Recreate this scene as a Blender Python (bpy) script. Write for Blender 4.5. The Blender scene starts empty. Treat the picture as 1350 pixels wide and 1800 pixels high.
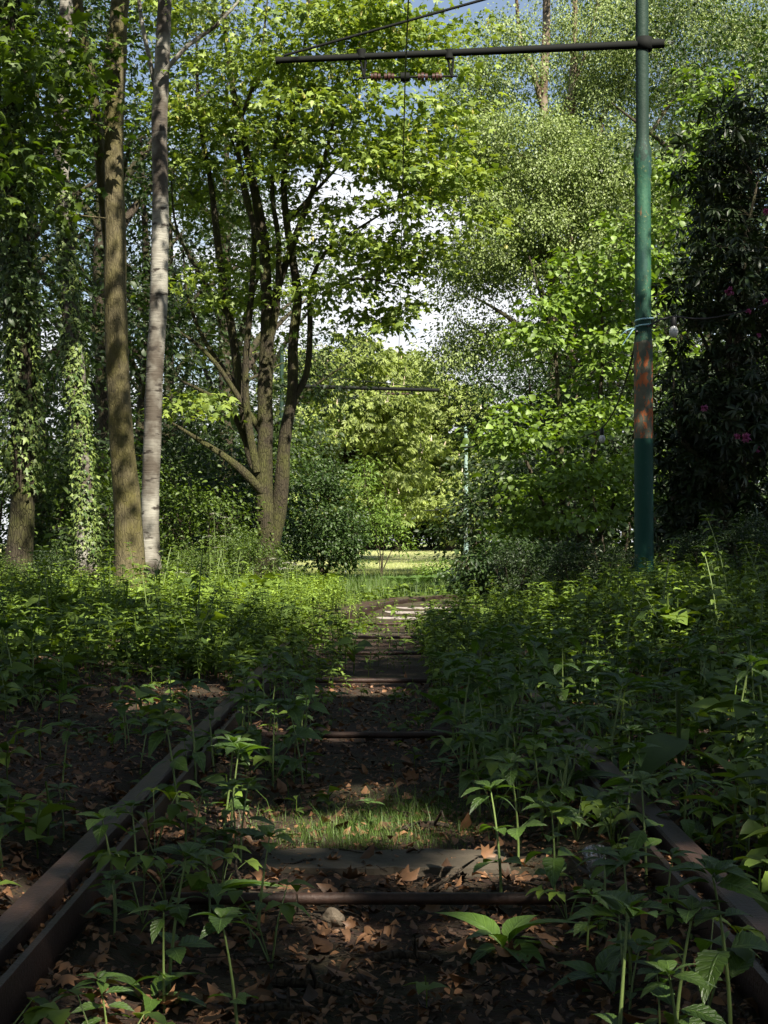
import bpy, math
import numpy as np
R = math.radians
C = bpy.context.scene.collection
rng = np.random.default_rng(7)

# ------------------------------------------------------------------ camera model (metres; y runs along the track)
F, CX, CY = 2560.0, 678.0, 900.0
PITCH = math.atan(55 / F)
CAM = np.array([0.0, 0.0, 0.75])
def P(px, py, d):
    x, y = (px - CX) / F, (CY - py) / F
    v = np.array([x, math.cos(PITCH) - y * math.sin(PITCH), math.sin(PITCH) + y * math.cos(PITCH)])
    return CAM + v * (d / v[1])
def project(p):
    q = np.asarray(p, float) - CAM
    f = q[..., 1] * math.cos(PITCH) + q[..., 2] * math.sin(PITCH)
    u = -q[..., 1] * math.sin(PITCH) + q[..., 2] * math.cos(PITCH)
    f = np.where(f > .05, f, np.nan)
    return CX + F * q[..., 0] / f, CY - F * u / f

# ------------------------------------------------------------------ terrain
def sstep(a, b, x):
    t = np.clip((np.asarray(x, float) - a) / (b - a), 0, 1)
    return t * t * (3 - 2 * t)
def track_x(y):
    y = np.asarray(y, float)
    return 0.0137 * np.clip(y - 11, 0, None) ** 2
def rail_z(y):
    return -0.10 * sstep(19, 26, y)
def lumps(x, y):
    return (np.sin(x * 1.9 + 0.7 * y) * np.cos(y * 1.3 - x * .6) + .6 * np.sin(x * 4.1 - y * 2.7 + 1) + .4 * np.sin(x * 7.3 + y * 6.1)) * .5
def ground_z(x, y):
    x, y = np.asarray(x, float), np.asarray(y, float)
    u = x - np.where(y < 26, track_x(y), track_x(26))
    base = -0.125 + .065 * sstep(.80, .98, abs(u)) * (1 - sstep(20, 30, y)) - 0.10 * sstep(19, 26, y) - .05 * sstep(30, 60, y)
    left = .19 * sstep(1.0, 3.6, -u) * sstep(2.5, 9, y) * (1 - .5 * sstep(14, 22, y))
    right = .33 * sstep(0.9, 3.0, u) * sstep(3, 12, y)
    far = 1 - sstep(27, 40, y)
    base = base + .075 * sstep(15.5, 18, y) * (1 - sstep(25, 30, y)) * (1 - sstep(.95, 1.2, abs(u)))
    base = base + .065 * np.exp(-((abs(u) - .59) / .09) ** 2) * (1 - sstep(14, 20, y))
    amp = .012 + .03 * sstep(1.0, 2.0, abs(u))
    return base + (left + right) * far + .75 * sstep(55, 118, y) + amp * lumps(x, y) * (1 - .7 * sstep(40, 60, y))

# ------------------------------------------------------------------ geometry helpers
def nrm(a):
    return a / np.maximum(np.linalg.norm(a, axis=-1, keepdims=True), 1e-9)
class Geo:
    def __init__(s): s.V, s.F, s.n = [], [], 0
    def add(s, V, *Fs):
        V = np.asarray(V, float).reshape(-1, 3)
        for f in Fs:
            f = np.asarray(f, int)
            if len(f): s.F.append(f + s.n)
        s.V.append(V); s.n += len(V)
        return s
    def get(s):
        V = np.concatenate(s.V); by = {}
        for f in s.F: by.setdefault(f.shape[1], []).append(f)
        return V, [np.concatenate(x) for x in by.values()]
    def inst(s, tmpl, pos, X, Y, Z, sc):
        V, Fs = tmpl; n, k = len(pos), len(V)
        if n == 0: return s
        sc = np.broadcast_to(np.asarray(sc, float), (n,))[:, None, None]
        W = pos[:, None] + sc * (V[None, :, :1] * X[:, None] + V[None, :, 1:2] * Y[:, None] + V[None, :, 2:] * Z[:, None])
        o = (np.arange(n) * k)[:, None, None]
        return s.add(W.reshape(-1, 3), *[(f[None] + o).reshape(-1, f.shape[1]) for f in Fs])
    def instz(s, tmpl, pos, ang, sc):
        n = len(pos); c, q = np.cos(ang), np.sin(ang); z = np.zeros(n)
        return s.inst(tmpl, pos, np.stack([c, q, z], 1), np.stack([-q, c, z], 1), np.stack([z, z, z + 1], 1), sc)
    def tube(s, pts, rad, sides=5, cap=True, lump=0.0, g=None):
        pts = np.asarray(pts, float); n = len(pts)
        rad = np.broadcast_to(np.asarray(rad, float), (n,))
        T = nrm(np.gradient(pts, axis=0))
        m = np.abs(T).mean(0); ref = np.eye(3)[int(np.argmin(m))]
        N = nrm(np.cross(T, ref)); B = np.cross(T, N)
        a = np.arange(sides) * 2 * np.pi / sides
        rr = np.repeat(rad[:, None], sides, 1)
        if lump:
            L = np.concatenate([[0], np.cumsum(np.linalg.norm(np.diff(pts, axis=0), axis=1))])[:, None]
            ph = (g or rng).uniform(0, 6.28, 8)
            w = np.sin(3 * a + 1.3 * L + ph[0]) + .8 * np.sin(2 * a - 2.1 * L + ph[1]) + .7 * np.sin(L * 3.7 + a + ph[2]) + .45 * np.sin(5 * a + 6 * L + ph[3]) + .4 * np.sin(9.1 * L - 2 * a + ph[4]) + .35 * np.sin(7 * a + 2 * L + ph[5])
            rr = rr * (1 + lump * w)
        V = pts[:, None] + rr[..., None] * (np.cos(a)[None, :, None] * N[:, None] + np.sin(a)[None, :, None] * B[:, None])
        i = np.arange(n - 1)[:, None] * sides; j = np.arange(sides)[None]; k = (j + 1) % sides
        Q = np.stack([i + j, i + k, i + sides + k, i + sides + j], -1).reshape(-1, 4)[:, ::-1]
        s.add(V.reshape(-1, 3), Q)
        if cap:
            V2 = np.concatenate([V[0], V[-1]]); e = np.arange(sides)
            s.add(V2, e[None, :], (sides + e)[None, ::-1])
        return s
    def box(s, c, size, rot=0.0):
        h = np.asarray(size) / 2
        v = np.array([[x, y, z] for z in (-1, 1) for y in (-1, 1) for x in (-1, 1)]) * h
        cr, sr = math.cos(rot), math.sin(rot)
        v = np.stack([v[:, 0] * cr - v[:, 1] * sr, v[:, 0] * sr + v[:, 1] * cr, v[:, 2]], 1) + c
        return s.add(v, [[0, 2, 3, 1], [4, 5, 7, 6], [0, 1, 5, 4], [2, 6, 7, 3], [0, 4, 6, 2], [1, 3, 7, 5]])
    def lathe(s, prof, sides=20, o=(0, 0, 0)):
        prof = np.asarray(prof, float); a = np.arange(sides) * 2 * np.pi / sides; n = len(prof)
        V = np.stack([prof[:, :1] * np.cos(a), prof[:, :1] * np.sin(a), np.repeat(prof[:, 1:], sides, 1)], -1) + np.asarray(o)
        i = np.arange(n - 1)[:, None] * sides; j = np.arange(sides)[None]; k = (j + 1) % sides
        s.add(V.reshape(-1, 3), np.stack([i + j, i + k, i + sides + k, i + sides + j], -1).reshape(-1, 4)); return s
def mesh(name, geo, smooth=True):
    V, Fs = geo.get() if isinstance(geo, Geo) else geo
    m = bpy.data.meshes.new(name)
    m.vertices.add(len(V)); m.vertices.foreach_set('co', np.ascontiguousarray(V, np.float32).ravel())
    tot = np.concatenate([np.full(len(f), f.shape[1]) for f in Fs]); li = np.concatenate([f.ravel() for f in Fs])
    m.loops.add(len(li)); m.loops.foreach_set('vertex_index', li.astype(np.int32))
    m.polygons.add(len(tot)); m.polygons.foreach_set('loop_start', (np.cumsum(tot) - tot).astype(np.int32))
    m.polygons.foreach_set('loop_total', tot.astype(np.int32))
    m.polygons.foreach_set('use_smooth', np.full(len(tot), smooth))
    m.update(calc_edges=True); m.validate()
    return m
def obj(name, geo, mat, parent=None, label=None, cat=None, group=None, kind=None, smooth=True):
    me = geo if isinstance(geo, bpy.types.Mesh) else mesh(name, geo, smooth)
    if mat and not me.materials: me.materials.append(mat)
    o = bpy.data.objects.new(name, me); C.objects.link(o)
    if parent: o.parent = parent
    return tag(o, label, cat, group, kind)
def tag(o, label=None, cat=None, group=None, kind=None):
    for k, v in (('label', label), ('category', cat), ('group', group), ('kind', kind)):
        if v: o[k] = v
    return o
def thing(name, label, cat, loc=(0, 0, 0), group=None):
    o = bpy.data.objects.new(name, None); C.objects.link(o); o.location = [float(v) for v in loc]; o.empty_display_size = .2
    return tag(o, label, cat, group)
def copy_tree(o, loc, rz=0, sc=1.0, label=None):
    c = o.copy(); C.objects.link(c); c.location = [float(v) for v in loc]; c.rotation_euler = (0, 0, rz); c.scale = (sc, sc, sc)
    if label: c['label'] = label
    for ch in o.children:
        k = ch.copy(); C.objects.link(k); k.parent = c
    return c
def smooth_line(pts, rad, step=.2):
    pts = np.asarray(pts, float); rad = np.asarray(rad, float)
    if len(pts) == 2:
        n = max(2, int(np.linalg.norm(pts[1] - pts[0]) / step)); t = np.linspace(0, 1, n + 1)[:, None]
        return pts[0] * (1 - t) + pts[1] * t, rad[0] * (1 - t[:, 0]) + rad[1] * t[:, 0]
    p = np.vstack([2 * pts[0] - pts[1], pts, 2 * pts[-1] - pts[-2]])
    out, ro = [], []
    for i in range(len(pts) - 1):
        a, b, c, d = p[i:i + 4]; n = max(1, int(np.linalg.norm(c - b) / step))
        t = np.arange(n)[:, None] / n
        out.append(.5 * (2 * b + (c - a) * t + (2 * a - 5 * b + 4 * c - d) * t ** 2 + (3 * b - a - 3 * c + d) * t ** 3))
        ro.append(rad[i] + (rad[i + 1] - rad[i]) * t[:, 0])
    out.append(pts[-1:]); ro.append(rad[-1:])
    return np.concatenate(out), np.concatenate(ro)

# ------------------------------------------------------------------ materials
class NT:
    def __init__(s, name):
        s.m = bpy.data.materials.new(name); s.m.use_nodes = True; s.t = s.m.node_tree; s.t.nodes.clear()
        s.out = s.n('ShaderNodeOutputMaterial')
    def n(s, typ, ins=None, **kw):
        x = s.t.nodes.new(typ)
        for k, v in kw.items(): setattr(x, k, v)
        for k, v in (ins or {}).items():
            if isinstance(v, bpy.types.NodeSocket): s.t.links.new(v, x.inputs[k])
            else: x.inputs[k].default_value = v
        return x
    def link(s, a, b): s.t.links.new(a, b)
    def ramp(s, fac, stops, interp='LINEAR'):
        r = s.n('ShaderNodeValToRGB', {0: fac}); cr = r.color_ramp; cr.interpolation = interp
        while len(cr.elements) < len(stops): cr.elements.new(.5)
        for e, (p, c) in zip(cr.elements, stops):
            e.position = p; e.color = (*c, 1) if len(c) == 3 else c
        return r.outputs[0]
    def mix(s, f, a, b, mode='MIX'):
        x = s.n('ShaderNodeMix', data_type='RGBA', blend_type=mode)
        for k, v in ((0, f), (6, a), (7, b)):
            if isinstance(v, bpy.types.NodeSocket): s.link(v, x.inputs[k])
            else: x.inputs[k].default_value = v if k == 0 else (*v, 1)
        return x.outputs[2]
    def math(s, op, a, b=0.0, clamp=False):
        x = s.n('ShaderNodeMath', {0: a, 1: b}, operation=op); x.use_clamp = clamp; return x.outputs[0]
    def noise(s, vec, scale, detail=4, rough=.55):
        return s.n('ShaderNodeTexNoise', {'Vector': vec, 'Scale': scale, 'Detail': detail, 'Roughness': rough}).outputs[0]
def vec_scaled(t, v, s3):
    return t.n('ShaderNodeMapping', {0: v, 3: s3}).outputs[0]
def leaf_mat(name, dark, light, trans, tmix=.38, gloss=.025, rough=.55, hue_patch=.25, veins=False):
    t = NT(name)
    g = t.n('ShaderNodeNewGeometry')
    tc = t.n('ShaderNodeTexCoord')
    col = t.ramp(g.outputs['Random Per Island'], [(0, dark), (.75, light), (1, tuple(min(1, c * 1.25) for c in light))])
    nz = t.noise(tc.outputs['Object'], 60, 2)
    col = t.mix(hue_patch, col, t.mix(1.0, col, t.ramp(nz, [(.3, (.55, .6, .5)), (.7, (1.25, 1.2, 1.1))]), 'MULTIPLY'))
    nrm_in = {}
    if veins:
        u = t.n('ShaderNodeSeparateXYZ', {0: t.n('ShaderNodeAttribute', attribute_name='leaf_uv').outputs['Vector']})
        side = t.math('ABSOLUTE', u.outputs[0]); mid = t.ramp(side, [(.03, (1, 1, 1)), (.10, (0, 0, 0))])
        w = t.math('SINE', t.math('MULTIPLY', t.math('SUBTRACT', t.math('MULTIPLY', u.outputs[1], 8.0), t.math('MULTIPLY', side, 1.6)), 6.283))
        lat = t.ramp(w, [(.78, (0, 0, 0)), (1, (1, 1, 1))]); v = t.math('MAXIMUM', mid, t.math('MULTIPLY', lat, .6))
        col = t.mix(t.math('MULTIPLY', v, .55), col, tuple(min(1, c * 1.9 + .02) for c in light))
        nrm_in = {'Normal': t.n('ShaderNodeBump', {'Height': t.math('ADD', v, t.math('MULTIPLY', w, -.25)), 'Distance': .004, 'Strength': .6}).outputs[0]}
    d = t.n('ShaderNodeBsdfDiffuse', {0: col, **nrm_in}).outputs[0]
    tr = t.n('ShaderNodeBsdfTranslucent', {0: t.mix(1.0, col, trans, 'MULTIPLY')}).outputs[0]
    mx = t.n('ShaderNodeMixShader', {0: tmix, 1: d, 2: tr}).outputs[0]
    gl = t.n('ShaderNodeBsdfGlossy', {0: (1, 1, 1, 1), 'Roughness': rough, **nrm_in}).outputs[0]
    fr = t.math('MULTIPLY_ADD', t.n('ShaderNodeLayerWeight', {0: .25})  .outputs[1], .06); fr.node.inputs[2].default_value = gloss
    t.link(t.n('ShaderNodeMixShader', {0: fr, 1: mx, 2: gl}).outputs[0], t.out.inputs[0])
    return t.m
def principled(t, col, rough=.8, bump=None, dist=.02, strength=.6, metal=0.0, spec=.3):
    p = t.n('ShaderNodeBsdfPrincipled', {'Roughness': rough, 'Metallic': metal, 'Specular IOR Level': spec})
    if isinstance(col, bpy.types.NodeSocket): t.link(col, p.inputs[0])
    else: p.inputs[0].default_value = (*col, 1)
    if bump is not None:
        t.link(t.n('ShaderNodeBump', {'Height': bump, 'Distance': dist, 'Strength': strength}).outputs[0], p.inputs['Normal'])
    t.link(p.outputs[0], t.out.inputs[0]); return t.m
def bark_mat(name, a, b, moss=None, stretch=6, spots=False, cracks=.8):
    t = NT(name); co = t.n('ShaderNodeTexCoord').outputs['Object']
    v = vec_scaled(t, co, (stretch * 3, stretch * 3, stretch * .55))
    n1 = t.noise(v, 2.2, 8, .65); n2 = t.noise(co, 1.4, 3)
    col = t.mix(n1, a, b)
    col = t.mix(t.ramp(n2, [(.35, (0, 0, 0)), (.7, (.75, .75, .75))]), col, t.mix(n1, tuple(c * .5 for c in a), tuple(c * 1.25 for c in b)))
    if moss:
        m = t.ramp(t.noise(co, 2.6, 5, .6), [(.42, (0, 0, 0)), (.62, (.85, .85, .85))])
        col = t.mix(m, col, moss)
    ve = t.n('ShaderNodeTexVoronoi', {'Vector': t.n('ShaderNodeVectorMath', {0: vec_scaled(t, co, (stretch * 5, stretch * 5, stretch * 1.1)), 1: t.n('ShaderNodeVectorMath', {0: t.n('ShaderNodeTexNoise', {'Vector': co, 'Scale': 7.0}).outputs[1], 1: (2.2, 2.2, 2.2)}, operation='MULTIPLY').outputs[0]}).outputs[0], 'Scale': 1.0}, feature='DISTANCE_TO_EDGE').outputs[0]
    cr = t.ramp(ve, [(0, (0, 0, 0)), (.16, (1, 1, 1))])
    col = t.mix(cracks, col, t.mix(1.0, col, t.mix(cr, (.35, .33, .3), (1.08, 1.08, 1.08)), 'MULTIPLY'))
    h = t.math('ADD', n1, t.math('MULTIPLY', cr, .6 * cracks))
    if spots:
        w = t.noise(vec_scaled(t, co, (17, 17, 12)), 1.0, 5, .7)
        col = t.mix(t.ramp(w, [(.62, (0, 0, 0)), (.67, (.9, .9, .9))]), col, (.035, .028, .02))
    return principled(t, col, .88, h, .025, .8)
def birch_mat(name, pale=(.31, .295, .25), dirt=(.055, .042, .03)):
    t = NT(name); co = t.n('ShaderNodeTexCoord').outputs['Object']
    fine = t.noise(vec_scaled(t, co, (5, 5, 60)), 1.0, 5, .6)
    band = t.noise(vec_scaled(t, co, (3.2, 3.2, 9)), 1.0, 4, .6)
    col = t.mix(t.ramp(fine, [(.35, (0, 0, 0)), (.7, (1, 1, 1))]), tuple(c * .72 for c in pale), pale)
    col = t.mix(t.ramp(t.noise(co, 1.5, 4), [(.40, (0, 0, 0)), (.56, (.92, .92, .92))]), col, dirt)
    col = t.mix(t.ramp(band, [(.57, (0, 0, 0)), (.64, (1, 1, 1))]), col, (.035, .028, .022))
    return principled(t, col, .75, t.math('SUBTRACT', fine, band), .012, .7)

M = {}
M['sycamore_leaf'] = leaf_mat('sycamore_leaf', (.075, .135, .016), (.245, .325, .06), (1.25, 1.2, .5), .45, .02, .55)
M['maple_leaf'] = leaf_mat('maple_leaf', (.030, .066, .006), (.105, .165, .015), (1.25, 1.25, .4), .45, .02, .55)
M['birch_leaf'] = leaf_mat('birch_leaf', (.115, .17, .032), (.22, .285, .075), (1.1, 1.15, .5), .36, .03, .55)
M['hazel_leaf'] = leaf_mat('hazel_leaf', (.075, .135, .012), (.17, .265, .03), (1.25, 1.25, .45), .42, .03, .55)
M['rhodo_leaf'] = leaf_mat('rhodo_leaf', (.008, .017, .005), (.020, .036, .009), (1, 1.2, .5), .12, .025, .45)
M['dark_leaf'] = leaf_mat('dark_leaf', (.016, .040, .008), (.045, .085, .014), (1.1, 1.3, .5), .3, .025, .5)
M['chestnut_leaf'] = leaf_mat('chestnut_leaf', (.12, .165, .030), (.28, .34, .085), (1.2, 1.25, .5), .38, .02, .55)
M['ivy_leaf'] = leaf_mat('ivy_leaf', (.03, .07, .010), (.15, .20, .045), (1, 1.1, .5), .15, .025, .5)
M['wood_leaf'] = leaf_mat('wood_leaf', (.009, .024, .004), (.032, .062, .008), (1.2, 1.3, .5), .42)  # darkened in colour to stand for the shade inside the wood
M['shrub_leaf'] = leaf_mat('shrub_leaf', (.028, .06, .006), (.095, .15, .016), (1.25, 1.25, .4), .42, .02, .55)
M['sapling_leaf'] = leaf_mat('sapling_leaf', (.09, .17, .02), (.17, .27, .035), (1.2, 1.2, .5), .42)
M['balsam_leaf'] = leaf_mat('balsam_leaf', (.035, .080, .012), (.080, .150, .020), (1.3, 1.35, .45), .42, .04, .45, .35, True)
M['under_leaf'] = leaf_mat('under_leaf', (.036, .075, .008), (.155, .235, .030), (1.3, 1.25, .4), .40, .02, .55)
M['fern_leaf'] = leaf_mat('fern_leaf', (.05, .11, .02), (.10, .18, .03), (1.2, 1.2, .5), .35, .03)
M['grass_blade'] = leaf_mat('grass_blade', (.07, .125, .015), (.16, .23, .04), (1.2, 1.2, .5), .35, .04)
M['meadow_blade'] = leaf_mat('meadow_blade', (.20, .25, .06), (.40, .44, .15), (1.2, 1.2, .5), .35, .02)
M['verge_blade'] = leaf_mat('verge_blade', (.035, .08, .008), (.10, .17, .022), (1.2, 1.2, .5), .35, .02)  # grass colour lowered to carry the tree shade over the verge
M['stem_green'] = leaf_mat('stem_green', (.12, .18, .05), (.17, .24, .06), (1, 1, .6), .15, .05)
M['dead_leaf'] = leaf_mat('dead_leaf', (.032, .017, .010), (.23, .118, .06), (1.1, .9, .6), .15, .02, .55, .5)
M['white_petal'] = leaf_mat('white_petal', (.6, .58, .5), (.8, .78, .7), (1, 1, .9), .3, .02)
M['cream_petal'] = leaf_mat('cream_petal', (.5, .38, .28), (.7, .58, .45), (1, .95, .9), .3, .02)
M['yellow_flower'] = leaf_mat('yellow_flower', (.30, .30, .06), (.44, .40, .11), (1, 1, .6), .35, .02)
M['pink_petal'] = leaf_mat('pink_petal', (.22, .03, .11), (.32, .07, .19), (1, .8, 1), .3, .03)
M['bark'] = bark_mat('bark', (.014, .011, .007), (.062, .050, .029), (.060, .062, .016), 6)
M['big_bark'] = bark_mat('big_bark', (.035, .030, .016), (.165, .138, .072), (.085, .075, .02), 6, spots=True, cracks=.4)
M['dark_bark'] = bark_mat('dark_bark', (.025, .02, .014), (.08, .06, .042), (.05, .055, .015), 6)
M['birch_bark'] = birch_mat('birch_bark')
M['birch_bark_brown'] = birch_mat('birch_bark_brown', (.26, .21, .15), (.09, .06, .034))
M['twig'] = bark_mat('twig', (.03, .024, .018), (.09, .068, .045), None, 10)

def make_ground():
    t = NT('forest_soil'); co = t.n('ShaderNodeTexCoord').outputs['Object']
    sx = t.n('ShaderNodeSeparateXYZ', {0: co})
    n1 = t.noise(co, 9, 8, .7); n2 = t.noise(co, 55, 5, .7); n3 = t.noise(co, 1.3, 4)
    vor = t.n('ShaderNodeTexVoronoi', {'Vector': co, 'Scale': 34.0}).outputs['Color']
    soil = t.mix(n1, (.013, .009, .006), (.06, .037, .024))
    soil = t.mix(t.ramp(n2, [(.45, (0, 0, 0)), (.7, (.8, .8, .8))]), soil, t.mix(.6, (.10, .055, .032), vor, 'MULTIPLY'))
    soil = t.mix(t.ramp(n3, [(.45, (0, 0, 0)), (.6, (.35, .35, .35))]), soil, (.035, .045, .014))
    grass = t.mix(n1, (.06, .095, .018), (.15, .19, .05))
    far = t.ramp(t.math('MULTIPLY_ADD', sx.outputs[1], .02), [(0, (0, 0, 0)), (1, (1, 1, 1))])
    m = t.n('ShaderNodeMapRange', {0: t.math('ADD', sx.outputs[1], t.math('MULTIPLY', n3, 6.0)), 1: 22.0, 2: 29.0}).outputs[0]
    return principled(t, t.mix(m, soil, grass), .95, t.math('ADD', n1, t.math('MULTIPLY', n2, .4)), .04, .9)
M['ground'] = make_ground()
def make_meadow():
    t = NT('meadow_grass'); co = t.n('ShaderNodeTexCoord').outputs['Object']
    n1 = t.noise(co, 3, 8, .75); n2 = t.noise(vec_scaled(t, co, (1, .25, 1)), .35, 4); n3 = t.noise(co, 30, 4, .7)
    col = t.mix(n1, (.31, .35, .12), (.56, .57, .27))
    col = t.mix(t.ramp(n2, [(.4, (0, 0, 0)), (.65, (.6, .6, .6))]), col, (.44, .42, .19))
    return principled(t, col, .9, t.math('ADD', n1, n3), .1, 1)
M['meadow'] = make_meadow()
def make_rust():
    t = NT('rusted_rail'); co = t.n('ShaderNodeTexCoord').outputs['Object']
    n1 = t.noise(vec_scaled(t, co, (12, 3, 12)), 1.5, 8, .7); n2 = t.noise(co, 90, 4)
    col = t.mix(t.ramp(n1, [(.3, (0, 0, 0)), (.7, (1, 1, 1))]), (.016, .010, .008), (.06, .032, .022))
    col = t.mix(t.ramp(n2, [(.55, (0, 0, 0)), (.7, (.6, .6, .6))]), col, (.045, .027, .02))
    return principled(t, col, .55, t.math('ADD', n1, t.math('MULTIPLY', n2, .5)), .006, .6, 0.2, .4)
M['rust'] = make_rust()
def make_pole(name, z_lo, z_mid, seed, sunlit_mix=0.0):
    t = NT(name); tc = t.n('ShaderNodeTexCoord'); co = t.n('ShaderNodeVectorMath', {0: tc.outputs['Object'], 1: (seed, seed * 2, 0)}).outputs[0]
    z = t.n('ShaderNodeSeparateXYZ', {0: tc.outputs['Object']}).outputs[2]
    n1 = t.noise(vec_scaled(t, co, (7, 7, 2.2)), 1.0, 6, .6); n2 = t.noise(vec_scaled(t, co, (11, 11, 5)), 1.3, 6, .68); n3 = t.noise(co, 26, 5, .65)
    n4 = t.noise(vec_scaled(t, co, (6, 6, 1.1)), 1.0, 5, .6)
    green = t.mix(t.ramp(n1, [(.34, (0, 0, 0)), (.66, (1, 1, 1))]), (.006, .034, .026), (.036, .115, .065))
    green = t.mix(t.ramp(n4, [(.50, (0, 0, 0)), (.60, (.9, .9, .9))]), green, (.02, .05, .05))
    green = t.mix(t.ramp(n3, [(.60, (0, 0, 0)), (.66, (1, 1, 1))]), green, (.13, .15, .06))
    green = t.mix(t.ramp(n2, [(.63, (0, 0, 0)), (.67, (1, 1, 1))]), green, (.16, .08, .035))
    worn = t.mix(n3, (.05, .052, .038), (.12, .12, .085))
    worn = t.mix(t.ramp(n1, [(.5, (0, 0, 0)), (.6, (1, 1, 1))]), worn, (.035, .075, .055))
    worn = t.mix(t.ramp(n2, [(.515, (0, 0, 0)), (.55, (1, 1, 1))]), worn, (.33, .095, .03))
    teal = t.mix(n1, (.003, .034, .024), (.006, .060, .043))
    teal = t.mix(t.ramp(n3, [(.70, (0, 0, 0)), (.73, (1, 1, 1))]), teal, (.18, .2, .15))
    top = t.mix(n1, (.007, .018, .014), (.022, .05, .034))
    def below(lim, s=400.0): return t.math('MULTIPLY_ADD', t.math('SUBTRACT', z, lim), -s, True).node
    def mask(lim, wob):
        zz = t.math('ADD', z, t.math('MULTIPLY', t.math('SUBTRACT', n2, .5), wob))
        return t.math('LESS_THAN', zz, lim)
    col = t.mix(mask(z_mid + 2.1, 1.6), top, green)
    col = t.mix(mask(z_mid, .30), col, worn)
    col = t.mix(mask(z_lo, .02), col, teal)
    if sunlit_mix: col = t.mix(sunlit_mix, col, (.34, .46, .42))  # far pole's green lightened for the sunlight on it
    return principled(t, col, .62, t.math('ADD', n3, t.math('MULTIPLY', n2, .6)), .008, .7, 0, .25)
M['iron'] = principled(NT('black_iron'), (.008, .009, .008), .8, spec=.15)
M['wire'] = principled(NT('dark_wire'), (.012, .012, .012), .5)
M['insulator'] = principled(NT('brown_insulator'), (.05, .022, .016), .3, spec=.5)
def simple(name, a, b, scale=20, rough=.8, bump=.01):
    t = NT(name); co = t.n('ShaderNodeTexCoord').outputs['Object']; n = t.noise(co, scale, 6, .65)
    return principled(t, t.mix(n, a, b), rough, n, bump, .7)
M['sleeper'] = simple('weathered_sleeper', (.035, .03, .02), (.10, .08, .058), 14)
M['pale_sleeper'] = simple('pale_concrete', (.24, .21, .19), (.42, .38, .35), 24)
M['stone'] = simple('stone', (.08, .062, .045), (.20, .16, .115), 30)
M['bulb'] = principled(NT('frosted_bulb'), (.5, .5, .49), .25, spec=.5)
M['rope'] = simple('blue_rope', (.20, .42, .50), (.45, .65, .70), 80)
M['blue_scrap'] = simple('blue_plastic', (.02, .08, .40), (.06, .18, .6), 30, .4)
def make_clear():
    t = NT('clear_plastic')
    g = t.n('ShaderNodeBsdfGlass', {'Roughness': .05, 'IOR': 1.1}).outputs[0]; tr = t.n('ShaderNodeBsdfTransparent').outputs[0]
    gl = t.n('ShaderNodeBsdfGlossy', {'Roughness': .08}).outputs[0]
    m = t.n('ShaderNodeMixShader', {0: .82, 1: g, 2: tr}).outputs[0]
    t.link(t.n('ShaderNodeMixShader', {0: .12, 1: m, 2: gl}).outputs[0], t.out.inputs[0]); return t.m
M['clear'] = make_clear()

# ------------------------------------------------------------------ leaf shapes (length 1 along y, facing z)
def leaf_grid(n, width, fold=.25, droop=.25, serr=0.0, petiole=.14, peak=.8):
    t = np.linspace(0, 1, n); w = np.where(t > petiole, np.sin(np.pi * np.clip((t - petiole) / (1 - petiole), 0, 1) ** peak), 0) * width / 2
    w = np.maximum(w, .008)
    if serr: w[1:-1] *= 1 + serr * (np.arange(n)[1:-1] % 2 * 2 - 1)
    z = -droop * t ** 2 + .06 * np.sin(t * 3.0)
    mid = np.stack([0 * t, t, z], 1); L = np.stack([-w, t, z + fold * w], 1); Rr = np.stack([w, t, z + fold * w], 1)
    V = np.stack([L, mid, Rr], 1).reshape(-1, 3); i = np.arange(n - 1) * 3
    return V, [np.concatenate([np.stack([i, i + 1, i + 4, i + 3], 1), np.stack([i + 1, i + 2, i + 5, i + 4], 1)])]
def diamond(width, fold=.1, droop=.12):
    w = width / 2
    return np.array([[0, 0, 0], [w, .42, fold * w * 2], [0, 1, -droop], [-w, .42, fold * w * 2]], float), [np.array([[0, 1, 2], [0, 2, 3]])]
def fan(out, c=(0, .35), zc=.0, droop=.12):
    out = np.array(out, float); full = np.concatenate([out, (out[1:-1] * [-1, 1])[::-1]])
    z = -droop * ((full[:, 0] * 1.5) ** 2 + (full[:, 1] - .3) ** 2)
    V = np.concatenate([[[c[0], c[1], zc]], np.column_stack([full, z])]); n = len(full); i = np.arange(n)
    return V, [np.stack([0 * i, 1 + (i + 1) % n, 1 + i], 1)]
PALM = fan([(0, 0), (.36, .02), (.25, .24), (.56, .44), (.22, .50), (0, 1)], droop=.35)
PALM_LITE = fan([(0, 0), (.48, .38), (.18, .45), (0, 1)], droop=.3)
DEAD = [fan([(0, 0), (.30, .06), (.22, .22), (.50, .42), (.26, .47), (.34, .68), (.12, .70), (0, 1)], droop=d, zc=z) for d, z in ((.9, .0), (-.7, -.05), (.3, .1), (1.5, 0))]
ROUND = leaf_grid(5, .86, .22, .25, 0, .04, .8)
OVATE = leaf_grid(4, .55, .3, .25, 0, .08, .8)
LANCE = leaf_grid(4, .30, .35, .3, 0, .08, 1.0)
SMALL = diamond(.75)
def palm_compound(n=5, w=.42):
    g = Geo(); a = np.linspace(-1.25, 1.25, n); k = np.cos(a * .75)
    Y = np.stack([np.sin(a), np.cos(a), -.25 + 0 * a], 1); Z = np.tile([0, 0, 1.0], (n, 1)); Y = nrm(Y); X = np.cross(Y, Z); Z = np.cross(X, Y)
    g.inst(diamond(w, .1, .25), np.zeros((n, 3)), nrm(X), Y, nrm(Z), .55 + .45 * k); return g.get()
CHEST = palm_compound()
def frames(dirs, up):
    Y = nrm(dirs); Z = nrm(up - (up * Y).sum(1, keepdims=True) * Y); return np.cross(Y, Z), Y, Z
AZ, EL = 28.0, 47.0                     # sun behind the viewpoint, to the right
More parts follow.
